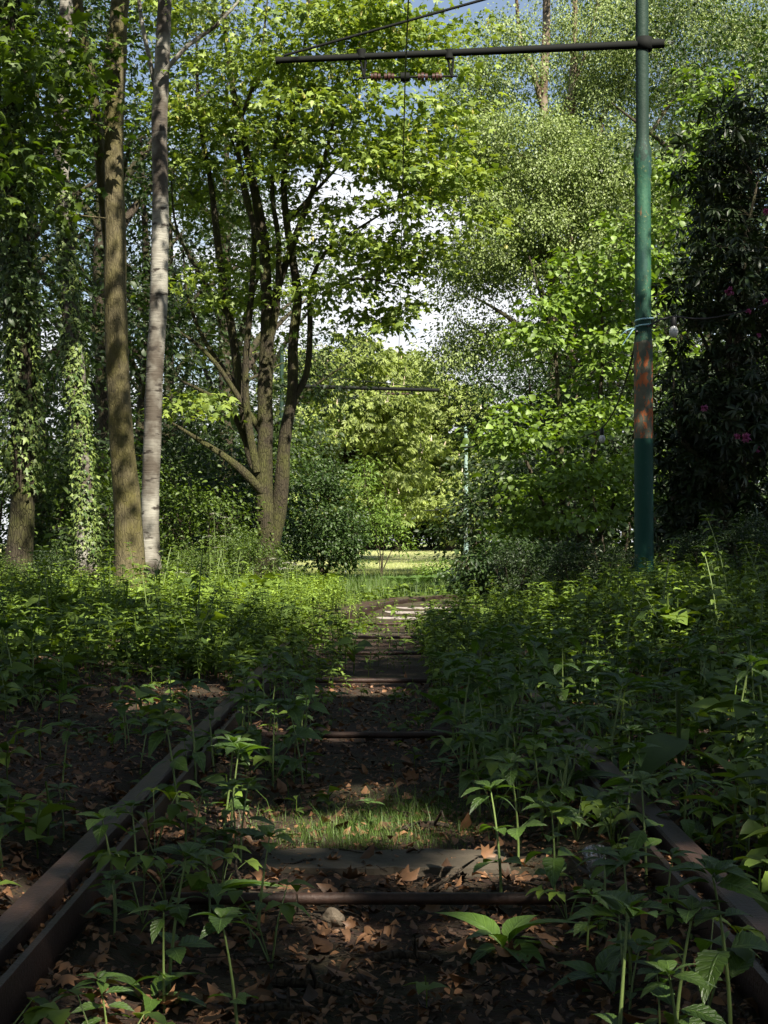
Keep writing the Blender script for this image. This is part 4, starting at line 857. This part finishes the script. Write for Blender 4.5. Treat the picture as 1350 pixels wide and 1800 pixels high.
# thin: keep stems apart near the camera
ok = []
for i in range(len(x)):
    if y[i] > 8: ok.append(i); continue
    if all((x[i] - x[j]) ** 2 + (y[i] - y[j]) ** 2 > .0030 for j in ok[-90:]): ok.append(i)
x, y, h = x[ok], y[ok], h[ok]; z = ground_z(x, y); h = np.minimum(h * r.lognormal(-.08, .36, len(h)), np.where(y < 5, .27, .40))
px, py = project(np.stack([x, y, z + h * .8], 1)); vis = (px > -10) & (px < 1360) & (py < 1830)
near_i = np.where(vis)[0][:290]; rest = np.setdiff1d(np.arange(len(x)), near_i); rest = rest[y[rest] > 4.2]
protos = []
for k in range(10):
    rp = np.random.default_rng(200 + k); st, lf = plant(rp, .25, int(rp.integers(2, 5)), .088, 17, serr=.07, rosette=int(rp.integers(5, 8)), width=.5)
    protos.append((mesh('stem', st), mesh('leaves', lf))); vein_attr(protos[-1][1], 17)
    protos[-1][0].materials.append(M['stem_green']); protos[-1][1].materials.append(M['balsam_leaf'])
DOCK, ELDER = [], []
for k in range(4):
    rp = np.random.default_rng(240 + k); nn = int(rp.integers(5, 8)); a = np.arange(nn) * 2.4 + rp.normal(0, .2, nn); e = rp.normal(.75, .25, nn); q = Geo()
    d = np.stack([np.cos(a) * np.cos(e), np.sin(a) * np.cos(e), np.sin(e)], 1); X, Y, Z = frames(d, np.array([0, 0, 1.0]) + rp.normal(0, .2, (nn, 3)))
    q.inst(leaf_grid(17, .36, .35, .75, .03), np.zeros((nn, 3)), X, Y, Z, rp.uniform(.12, .2, nn)); DOCK.append(mesh('leaves', q)); vein_attr(DOCK[-1], 17); DOCK[-1].materials.append(M['balsam_leaf'])
    nn = int(rp.integers(4, 7)); a = np.arange(nn) * 2.4; g = Geo(); q = Geo()
    for j in range(nn):
        tip = np.array([np.cos(a[j]) * .09, np.sin(a[j]) * .09, rp.uniform(.10, .2)]); g.tube([[0, 0, 0], tip * [.4, .4, .6], tip], [.0024, .002, .0014], 4, False)
        for b in (-1.1, 0, 1.1):
            d = np.array([[np.cos(a[j] + b), np.sin(a[j] + b), rp.normal(-.05, .15)]]); X, Y, Z = frames(d, np.array([[0, 0, 1.0]]) + rp.normal(0, .12, (1, 3))); q.inst(leaf_grid(9, .6, .2, .35, .12, .06), tip[None], X, Y, Z, rp.uniform(.05, .075))
    ELDER.append((mesh('stem', g), mesh('leaves', q))); ELDER[-1][0].materials.append(M['stem_green']); ELDER[-1][1].materials.append(M['under_leaf'])
def zone(x, y):
    u = float(x - track_x(y)); side = 'left' if u < 0 else 'right'
    if abs(u) < .7:
        w = 'before the nearest tie bar' if y < 3.43 else 'between first two tie bars' if y < 6.34 else 'past the second tie bar'
        return f'small leafy plant by the {side} rail on its inner side, {w}'
    w = 'level with the nearest tie bar or closer' if y < 3.6 else 'farther than the nearest tie bar'
    return f'small leafy plant outside the {side} rail, {w}'
def put_plant(x, y, h, k, rz, label, group):
    t = thing('balsam_plant', label, 'plant', (x, y, float(ground_z(x, y)) - .005), group); t.rotation_euler = (r.normal(0, .06), r.normal(0, .06), rz); s = h / .25; q = s ** .55
    t.scale = (q, q, s)
    obj('stem', protos[k][0], None, t); obj('leaves', protos[k][1], None, t)
for i in near_i:
    zl = zone(x[i], y[i]); kq = r.uniform()
    if kq < .26:
        nm, lb = ('dock_plant', zl.replace('small leafy plant', 'dock rosette')) if kq < .10 else ('ground_elder_plant', zl.replace('small leafy plant', 'ground elder'))
        t = thing(nm, lb, 'plant', (x[i], y[i], float(ground_z(x[i], y[i]))), lb + ' and others like it'); t.rotation_euler = (0, 0, r.uniform(0, 6.28)); t.scale = (r.uniform(.6, 1.1),) * 3
        if kq < .10: obj('leaves', DOCK[int(r.integers(4))], None, t)
        else: q = ELDER[int(r.integers(4))]; obj('stem', q[0], None, t); obj('leaves', q[1], None, t)
        continue
    put_plant(float(x[i]), float(y[i]), max(.07, float(h[i])), int(r.integers(10)), r.uniform(0, 6.28), zl, zl.replace('small leafy plant', 'plants'))
for (fx, fd, hh, k, lb) in ((1078, 2.35, .29, 2, 'tall thick-stemmed plant rising from the bottom edge, right of the middle'), (1205, 2.25, .22, 4, 'broad-leaved plant at the bottom edge beside the right rail'), (420, 2.6, .22, 7, 'leafy plant inside the left rail at its nearest end'),
    (292, 2.75, .19, 1, 'small bright plant over pale dead leaves at lower left'), (880, 3.62, .27, 5, 'leafy plant leaning over the nearest tie bar, right of the stone'), (970, 3.5, .24, 8, 'leafy plant at the right end of the nearest tie bar'), (455, 3.3, .22, 3, 'pale-stemmed plant just in front of the nearest tie bar, left of the stone'), (345, 5.0, .34, 0, 'tall plant standing inside the left rail behind the first tie bar'), (535, 6.0, .32, 6, 'tall upright plant left of the bare path near the second tie bar'), (1140, 4.6, .30, 9, 'tall plant outside the right rail at mid distance')):
    xx = float(P(fx, 955, fd)[0]); put_plant(xx, fd, hh, k, r.uniform(0, 6.28), lb, None)
def lowp(k, h, ll, w, nodes, ros, st=4):
    rp = np.random.default_rng(300 + k); s, l = plant(rp, h, nodes, ll, st, w, 0, ros, .18); g = Geo(); g.add(s.get()[0], *s.get()[1]); g.add(l.get()[0], *l.get()[1]); return g.get()
midp = [lowp(k, .26, .095, .52, 4, 6, 6) for k in range(8)]; tallp = [lowp(20 + k, .42, .09, .5, 7, 6) for k in range(8)]
nettle = [lowp(40 + k, .42, .062, .55, 9, 6) for k in range(6)]
M['sunlit_bank_leaf'] = leaf_mat('sunlit_bank_leaf', (.075, .14, .014), (.25, .36, .055), (1.25, 1.2, .4), .40, .02, .55)  # paler copy of the undergrowth leaf, bank sunlight put into the colour
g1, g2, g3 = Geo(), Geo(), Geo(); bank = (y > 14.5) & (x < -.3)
kind = r.integers(0, 8, len(x)); tall = (h > .26)
for k in range(8):
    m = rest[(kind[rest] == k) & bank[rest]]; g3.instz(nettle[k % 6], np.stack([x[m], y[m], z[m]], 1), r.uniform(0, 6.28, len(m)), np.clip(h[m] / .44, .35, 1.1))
    m = rest[(kind[rest] == k) & ~tall[rest] & ~bank[rest]]; g1.instz(midp[k], np.stack([x[m], y[m], z[m]], 1), r.uniform(0, 6.28, len(m)), np.clip(h[m] / .28, .35, 1.15))
    m = rest[(kind[rest] == k) & tall[rest] & ~bank[rest]]; tm = tallp[k] if k % 2 else nettle[k % 6]
    g2.instz(tm, np.stack([x[m], y[m], z[m]], 1), r.uniform(0, 6.28, len(m)), np.clip(h[m] / .44, .5, 1.1))
obj('low_undergrowth', g1, M['under_leaf'], kind='stuff'); obj('tall_undergrowth', g2, M['under_leaf'], kind='stuff'); obj('bank_undergrowth', g3, M['sunlit_bank_leaf'], kind='stuff')

# seedlings that close the ground between the taller plants
SEED = []
for k in range(6):
    rp = np.random.default_rng(700 + k); q = Geo(); nn = int(rp.integers(4, 8)); a = rp.uniform(0, 6.28) + np.arange(nn) * 2.4; e = rp.normal(.25, .25, nn)
    d = np.stack([np.cos(a) * np.cos(e), np.sin(a) * np.cos(e), np.sin(e)], 1); X, Y, Z = frames(d, np.array([0, 0, 1.0]) + rp.normal(0, .25, (nn, 3)))
    q.inst(leaf_grid(5, rp.uniform(.45, .8), .25, .35, 0, .12), np.stack([rp.normal(0, .01, nn), rp.normal(0, .01, nn), rp.uniform(.3, 1, nn) * .9], 1) * .08, X, Y, Z, rp.uniform(.035, .06, nn)); q.tube([[0, 0, -.01], [.004, 0, .04], [0, .003, .075]], .0016, 3, False); SEED.append(q.get())
n = 90000; sy = np.sqrt(r.uniform(0, 1, n) * (24.0 ** 2 - 2.6) + 2.6); sx = r.uniform(-1, 1, n) * (.30 * sy + .25); u = sx - track_x(sy); au = np.abs(u)
pn = lumps(sx * 1.3, sy * 1.1) * .5 + lumps(sx * .5 + 3, sy * .6) * .5
Ds = np.where(au < .64, np.where((au < .28) & (sy > 4.6), 10, 24), np.where(au < .83, np.where(sy > 4.6, 22, 2), np.where((u < 0) & (u > -1.7) & (sy < 8.6) & (sy > 4.4), 12, 75))) * np.clip(.75 + 1.3 * pn, .05, 2)
Ds = np.where((sy < 4.6) & (au < .42), 3, Ds); Ds = np.where((sy > 15.8) & (sy < 20) & (au < .5), 6, Ds); Ds = np.where((sy > 15.3) & (u > -1.0) & (u < .15), 5, Ds); Ds = np.where((sy > 19) & (sx > -.032 * sy) & (au < .8), 4, Ds)
m = r.uniform(0, 1, n) < Ds * (.30 * (24.0 ** 2 - 2.6) + .5 * 22) / n; sx, sy = sx[m], sy[m]; kk = r.integers(0, 6, len(sx)); g = Geo()
for k in range(6):
    q = kk == k; g.instz(SEED[k], np.stack([sx[q], sy[q], ground_z(sx[q], sy[q])], 1), r.uniform(0, 6.28, q.sum()), r.lognormal(.1, .4, q.sum()) * np.where(np.abs(sx[q]) < .83, .85, 1.25))
obj('seedling_carpet', g, M['under_leaf'], kind='stuff')

# taller stems that break the level of the banks
NET = []
for k in range(6):
    rp = np.random.default_rng(820 + k); st, lf = plant(rp, .6, int(rp.integers(6, 9)), .085, 9, .5, .08, 5, .22); NET.append((mesh('stem', st), mesh('leaves', lf))); NET[-1][0].materials.append(M['stem_green']); NET[-1][1].materials.append(M['under_leaf'])
for i in range(84):
    ln = i % 3 != 0; yy_ = r.uniform(7.5, 21) if ln else r.uniform(7, 15.5); xx = (-r.uniform(.07, .26) * yy_ - .5) if ln else (r.uniform(.10, .25) * yy_ + .5)
    if abs(xx - float(track_x(yy_))) < 1.0: continue
    fr = 'in front of' if yy_ < 13 else 'among the shrubs below'
    t = thing('nettle_plant', f'tall nettle-like stem above the plants of the {"left" if ln else "right"} bank, {"near the track middle" if yy_ < 13 else "close to the trees"}', 'plant', (xx, yy_, float(ground_z(xx, yy_)) - .01), f'tall stems on the {"left" if ln else "right"} bank {"before" if yy_ < 13 else "by"} the trees')
    t.rotation_euler = (r.normal(0, .12), r.normal(0, .12), r.uniform(0, 6.28)); q = r.uniform(.7, 1.25) * (.85 if yy_ < 10 else 1); t.scale = (q ** .5, q ** .5, q); k = int(r.integers(6))
    obj('stem', NET[k][0], None, t); obj('leaves', NET[k][1], None, t)

# ferns
def fern(label, loc, s, seed, nf=8):
    rp = np.random.default_rng(seed); t = thing('fern', label, 'fern', loc, 'ferns beside the track'); t.scale = (s,) * 3
    for k in range(nf):
        a = k * 6.283 / nf + rp.normal(0, .2); u = np.linspace(0, 1, 26); out = np.array([np.cos(a), np.sin(a), 0]); L = rp.uniform(.75, 1.05)
        ln = out * (L * .75 * u)[:, None] + np.stack([0 * u, 0 * u, L * (.95 * u - .62 * u ** 2.3)], 1); g = Geo().tube(ln, .005 * (1 - .8 * u), 4, False)
        T = nrm(np.gradient(ln, axis=0)); S = np.cross(T, [0, 0, 1.0]); S = nrm(S); N = np.cross(S, T)
        for sg in (-1, 1):
            d = S * sg + T * .45; X, Y, Z = frames(d[3:], N[3:] - S[3:] * sg * .2); g.inst(leaf_grid(4, .2, .1, .25, 0, .02), ln[3:], X, Y, Z, L * .26 * np.sin(np.pi * np.clip(u[3:] * .93 + .06, 0, 1)) ** .8)
        obj('frond', g, M['fern_leaf'], t)
for px_, dd, s, lb in ((1150, 15.3, .62, 'fern at the foot of the near green pole'), (1190, 15.8, .5, 'fern right of the near pole foot'), (1095, 15.0, .45, 'fern left of the near pole foot'), (735, 30, .75, 'fern clump in front of the meadow'), (705, 29, .6, 'smaller fern clump near the sapling foot')):
    xx = P(px_, 955, dd)[0]; fern(lb, (xx, dd, ground_z(xx, dd)), s, int(px_))
# cow parsley
def parsley(label, px_, py_, dd, seed):
    rp = np.random.default_rng(seed); top = P(px_, py_, dd); gz = float(ground_z(top[0], dd)); h = max(.3, top[2] - gz); t = thing('cow_parsley', label, 'wildflower', (top[0], dd, gz), 'white flowers on the left bank')
    g = Geo(); g.tube([[0, 0, 0], [.02, 0, h * .5], [0, 0, h]], [.006, .005, .003], 5, False); f = Geo()
    for k in range(9):
        a = k * 2.4; q = .012 * k ** 1.0; c = np.array([q * np.cos(a), q * np.sin(a), h + .03 - q * .15]); g.tube([[0, 0, h - .05], c], .0015, 3, False)
        m = 14; p = c + rp.normal(0, .011, (m, 3)) * [1, 1, .3]; X, Y, Z = frames(rp.normal(0, 1, (m, 3)) * [1, 1, .1], np.tile([0, 0, 1.0], (m, 1))); f.inst(diamond(.9, 0, 0), p, X, Y, Z, .014)
    obj('stem', g, M['stem_green'], t); obj('flower', f, M['white_petal'], t)
for k, (a, b, dd) in enumerate(((505, 992, 20), (520, 996, 20.5), (318, 1010, 16), (382, 965, 21), (376, 905, 24), (395, 912, 25), (412, 930, 24), (368, 945, 22), (500, 1002, 19), (480, 985, 21), (392, 945, 23))):
    parsley(['white umbel lowest right on the sunlit bank', 'white umbel at the bank edge nearest the dark bush', 'white umbel right of the thick maple foot', 'white umbel below the silver birch at mid bank', 'upper white umbel left of the sycamore bole', 'white umbel just left of the sycamore bole', 'white umbel touching the sycamore bole', 'white umbel low in the gap beside the birch', 'small white umbel at the sunlit bank crest', 'white umbel in front of the sycamore foot', 'white umbel amid the shrub left of the sycamore'][k], a, b, dd, 500 + k)

# grass: tuft by the plank, the verge beyond the curve, the meadow
BLADE = (np.array([[-.012, 0, 0], [.012, 0, 0], [.010, .05, .5], [-.010, .05, .5], [0, .22, 1]]), [np.array([[0, 1, 2, 3]]), np.array([[3, 2, 4]])])
def blades(x, y, h, w=1.0, bend=1.0):
    n = len(x); a = r.uniform(0, 6.28, n); tm = (BLADE[0] * [w, bend, 1], BLADE[1]); return Geo().instz(tm, np.stack([x, y, ground_z(x, y)], 1), a, h)
n = 15000; gx = r.normal(-.02, .20, n) ; gy = 4.5 + r.normal(0, .24, n) + .08 * np.sin(gx * 11); m = (gy > 4.11) & (lumps(gx * 4, gy * 4) > r.normal(-.2, .35, n))
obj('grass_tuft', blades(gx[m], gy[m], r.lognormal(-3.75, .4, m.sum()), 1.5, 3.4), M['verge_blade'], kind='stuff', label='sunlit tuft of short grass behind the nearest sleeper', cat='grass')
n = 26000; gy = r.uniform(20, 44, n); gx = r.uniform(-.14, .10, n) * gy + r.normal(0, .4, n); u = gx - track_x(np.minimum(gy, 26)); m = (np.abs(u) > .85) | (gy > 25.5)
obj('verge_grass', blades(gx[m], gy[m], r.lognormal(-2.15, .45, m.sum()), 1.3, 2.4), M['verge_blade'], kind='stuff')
n = 30000; gy = 43 + 50 * r.uniform(0, 1, n) ** 1.5; gx = r.uniform(-.07, .09, n) * gy
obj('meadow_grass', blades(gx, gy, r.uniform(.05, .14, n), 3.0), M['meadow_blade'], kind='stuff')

# leaf litter
g = Geo(); n = 26000; ly = 1.7 + 7.5 * r.uniform(0, 1, n) ** 1.3; lx = r.uniform(-1, 1, n) * (.3 * ly + .2); u = np.abs(lx - track_x(ly)); m = ((u < .64) | (u > .81)) & ~((np.abs(ly - 3.98) < .14) & (np.abs(lx) < .5) & (r.uniform(0, 1, n) < .6)); lx, ly = lx[m], ly[m]; n = len(lx)
big = r.uniform(0, 1, n) < .15; sz = np.where(big, r.uniform(.028, .066, n), r.uniform(.006, .03, n)); kk = np.where(r.uniform(0, 1, n) < .35, r.integers(0, 4, n), 4 + r.integers(0, 3, n))
up = np.array([0, 0, 1.0]) + r.normal(0, .35, (n, 3)); X, Y, Z = frames(r.normal(0, 1, (n, 3)) * [1, 1, .15], up); pos = np.stack([lx, ly, ground_z(lx, ly) + .006 + .014 * r.uniform(0, 1, n)], 1)
OVALS = [leaf_grid(5, .5, .6, .5, .15, .05), leaf_grid(6, .6, -.5, -.4, .1, .1), leaf_grid(5, .4, .9, .9, .1, .1)]
for k in range(7):
    q = (kk == k) & big; g.inst((DEAD + OVALS)[k], pos[q], X[q], Y[q], Z[q], sz[q])
    q = (kk == k) & ~big; g.inst(diamond(r.uniform(.4, .9), .3, .3) if k < 3 else OVATE, pos[q], X[q], Y[q], Z[q], sz[q])
obj('leaf_litter', g, M['dead_leaf'], kind='stuff')
g = Geo(); n = 2600; ly = 1.7 + 7 * r.uniform(0, 1, n) ** 1.3; lx = r.uniform(-1, 1, n) * (.3 * ly + .2); u = np.abs(lx - track_x(ly)); q = (u < .64) | (u > .82); lx, ly = lx[q], ly[q]; n = len(lx)
TW = Geo().tube([[0, 0, 0], [.02, .35, .02], [-.03, .7, 0], [.01, 1, .03]], [.03, .026, .022, .012], 4, False); TW = (TW.get()[0] * [1, 1, 1], TW.get()[1])
X, Y, Z = frames(r.normal(0, 1, (n, 3)) * [1, 1, .1], np.tile([0, 0, 1.0], (n, 1))); g.inst(TW, np.stack([lx, ly, ground_z(lx, ly) + .012 + .012 * r.uniform(0, 1, n)], 1), X, Y, Z, r.lognormal(-3.1, .5, n))
obj('twig_litter', g, M['twig'], kind='stuff')
# sticks, stone, litter
def stick(label, a, b, rad, da, db):
    pa_, pb_ = P(a[0], a[1], da), P(b[0], b[1], db); pa_[2] = ground_z(pa_[0], pa_[1]) + .012; pb_[2] = ground_z(pb_[0], pb_[1]) + .016
    t = np.linspace(0, 1, 9)[:, None]; ln = pa_ + (pb_ - pa_) * t; ln[:, :2] += r.normal(0, .006, (9, 2)); ln[:, 2] += .012 * np.sin(t[:, 0] * 3.1)
    g = Geo().tube(ln, np.linspace(rad, rad * .6, 9), 7, True, .12); v = ln[5] - ln[4]; g.tube([ln[5], ln[5] + np.array([v[1], -v[0], .03]) * 1.5, ln[5] + np.array([v[1] * 2.2, -v[0] * 2.2, .02])], [rad * .5, rad * .35, .002], 5)
    tag(obj('fallen_stick', g, M['twig']), label, 'stick', 'sticks lying on the leaf litter')
stick('thick dark stick on bare soil right of the middle, nearest the tie bar', (660, 1675), (770, 1685), .011, 3.08, 3.02)
stick('forked stick lying lower middle on the leaf litter', (480, 1730), (600, 1745), .012, 2.9, 2.82)
stick('thin stick running along the bottom edge', (430, 1782), (560, 1790), .008, 2.72, 2.7)
stick('thin stick between stone and left rail', (480, 1622), (560, 1618), .006, 3.36, 3.38)
stick('short stick beside the bare path behind the grass tuft', (715, 1468), (780, 1460), .010, 4.4, 4.45)
s = P(585, 1612, 3.36); v = nrm(r.normal(0, 1, (60, 3)))
import bmesh
bm = bmesh.new(); bmesh.ops.create_icosphere(bm, subdivisions=3, radius=1)
for q in bm.verts:
    c = np.array(q.co); q.co = c * [.026, .018, .023] * (1 + .16 * math.sin(c[0] * 3 + c[2] * 2) + .10 * math.sin(c[1] * 5 + c[2] * 4) - .22 * max(0, c[0] * .7 + c[2] * .7 - .55))
me = bpy.data.meshes.new('stone'); bm.to_mesh(me); bm.free(); me.materials.append(M['stone'])
o = obj('stone', me, None, None, 'angular tan stone on the leaf litter in front of the nearest tie bar', 'stone'); o.location = (s[0], s[1], float(ground_z(s[0], s[1])) + .018)
s = P(1052, 1540, 3.62); g = Geo().lathe([(.001, .002), (.022, .002), (.024, .006), (.029, .07), (.0305, .071), (.0285, .069), (.022, .008), (.001, .006)], 24)
o = obj('plastic_cup', g, M['clear'], None, 'discarded clear plastic cup among plants inside the right rail', 'cup'); o.location = (s[0], s[1], float(ground_z(s[0], s[1])) + .012); o.rotation_euler = (.25, -.2, 0)
s = P(428, 1150, 9.3); s[2] = ground_z(s[0], s[1]) + .03; n = 9; X_, Y_ = np.meshgrid(np.linspace(-.07, .07, n), np.linspace(-.04, .04, n)); Z_ = .018 * np.sin(X_ * 60) * np.cos(Y_ * 70 + 1) + .02 + r.normal(0, .004, X_.shape); i = np.arange(n - 1)[:, None] * n + np.arange(n - 1)[None]
g = Geo().add(np.stack([X_, Y_, Z_], -1).reshape(-1, 3), np.stack([i, i + 1, i + n + 1, i + n], -1).reshape(-1, 4)); o = obj('plastic_scrap', g, M['blue_scrap'], None, 'crumpled blue plastic scrap on the ground left of the track', 'litter'); o.location = s

# ------------------------------------------------------------------ sun, sky, camera
sd = SUN
L = bpy.data.lights.new('sun', 'SUN'); L.energy = 5.0; L.angle = R(.53); L.color = (1, .93, .80)
lo = bpy.data.objects.new('sun', L); C.objects.link(lo)
from mathutils import Vector
lo.rotation_euler = Vector(sd).to_track_quat('Z', 'Y').to_euler(); lo.location = (20, -40, 60)
w = bpy.data.worlds.new('World'); bpy.context.scene.world = w; w.use_nodes = True; t = w.node_tree; nd = t.nodes; bgn = nd['Background']
sky = nd.new('ShaderNodeTexSky'); sky.sky_type = 'NISHITA'; sky.sun_disc = False; sky.sun_elevation = R(EL); sky.sun_rotation = R(180 - AZ); sky.air_density = 1.0; sky.dust_density = .6
tc = nd.new('ShaderNodeTexCoord'); sep = nd.new('ShaderNodeSeparateXYZ'); t.links.new(tc.outputs['Generated'], sep.inputs[0])
mp = nd.new('ShaderNodeMapping'); mp.inputs[3].default_value = (1, 1, 2.2); t.links.new(tc.outputs['Generated'], mp.inputs[0])
nz = nd.new('ShaderNodeTexNoise'); nz.inputs['Scale'].default_value = 3.2; nz.inputs['Detail'].default_value = 7; nz.inputs['Roughness'].default_value = .6; t.links.new(mp.outputs[0], nz.inputs[0])
def wm(op, a, b):
    x = nd.new('ShaderNodeMath'); x.operation = op
    for k, v in ((0, a), (1, b)):
        if isinstance(v, (int, float)): x.inputs[k].default_value = v
        else: t.links.new(v, x.inputs[k])
    return x.outputs[0]
cov = wm('ADD', nz.outputs[0], wm('MULTIPLY', wm('SUBTRACT', .26, sep.outputs[2]), 1.4))
mr = nd.new('ShaderNodeMapRange'); mr.interpolation_type = 'SMOOTHSTEP'; mr.inputs[3].default_value = .10; mr.inputs[1].default_value = .53; mr.inputs[2].default_value = .64; t.links.new(cov, mr.inputs[0])
mx = nd.new('ShaderNodeMix'); mx.data_type = 'RGBA'; t.links.new(mr.outputs[0], mx.inputs[0]); t.links.new(sky.outputs[0], mx.inputs[6]); mx.inputs[7].default_value = (8.2, 8.4, 8.8, 1)
t.links.new(mx.outputs[2], bgn.inputs[0]); bgn.inputs[1].default_value = .05

cd = bpy.data.cameras.new('camera'); cd.sensor_fit = 'VERTICAL'; cd.sensor_height = 36; cd.sensor_width = 27; cd.lens = 36 * F / 1800; cd.shift_x = -3 / 1800; cd.clip_start = .05; cd.clip_end = 2000
co = bpy.data.objects.new('camera', cd); C.objects.link(co); co.location = CAM; co.rotation_euler = (R(90) + PITCH, 0, 0)
sc = bpy.context.scene; sc.camera = co
sc.render.engine = 'CYCLES'
cy = sc.cycles; cy.max_bounces = 6; cy.diffuse_bounces = 2; cy.glossy_bounces = 2; cy.transmission_bounces = 4; cy.transparent_max_bounces = 6; cy.caustics_reflective = False; cy.caustics_refractive = False
cy.use_denoising = True; cy.use_adaptive_sampling = True; cy.adaptive_threshold = .02
sc.view_settings.view_transform = 'Standard'; sc.view_settings.look = 'None'; sc.view_settings.exposure = 1.48; sc.view_settings.gamma = 1
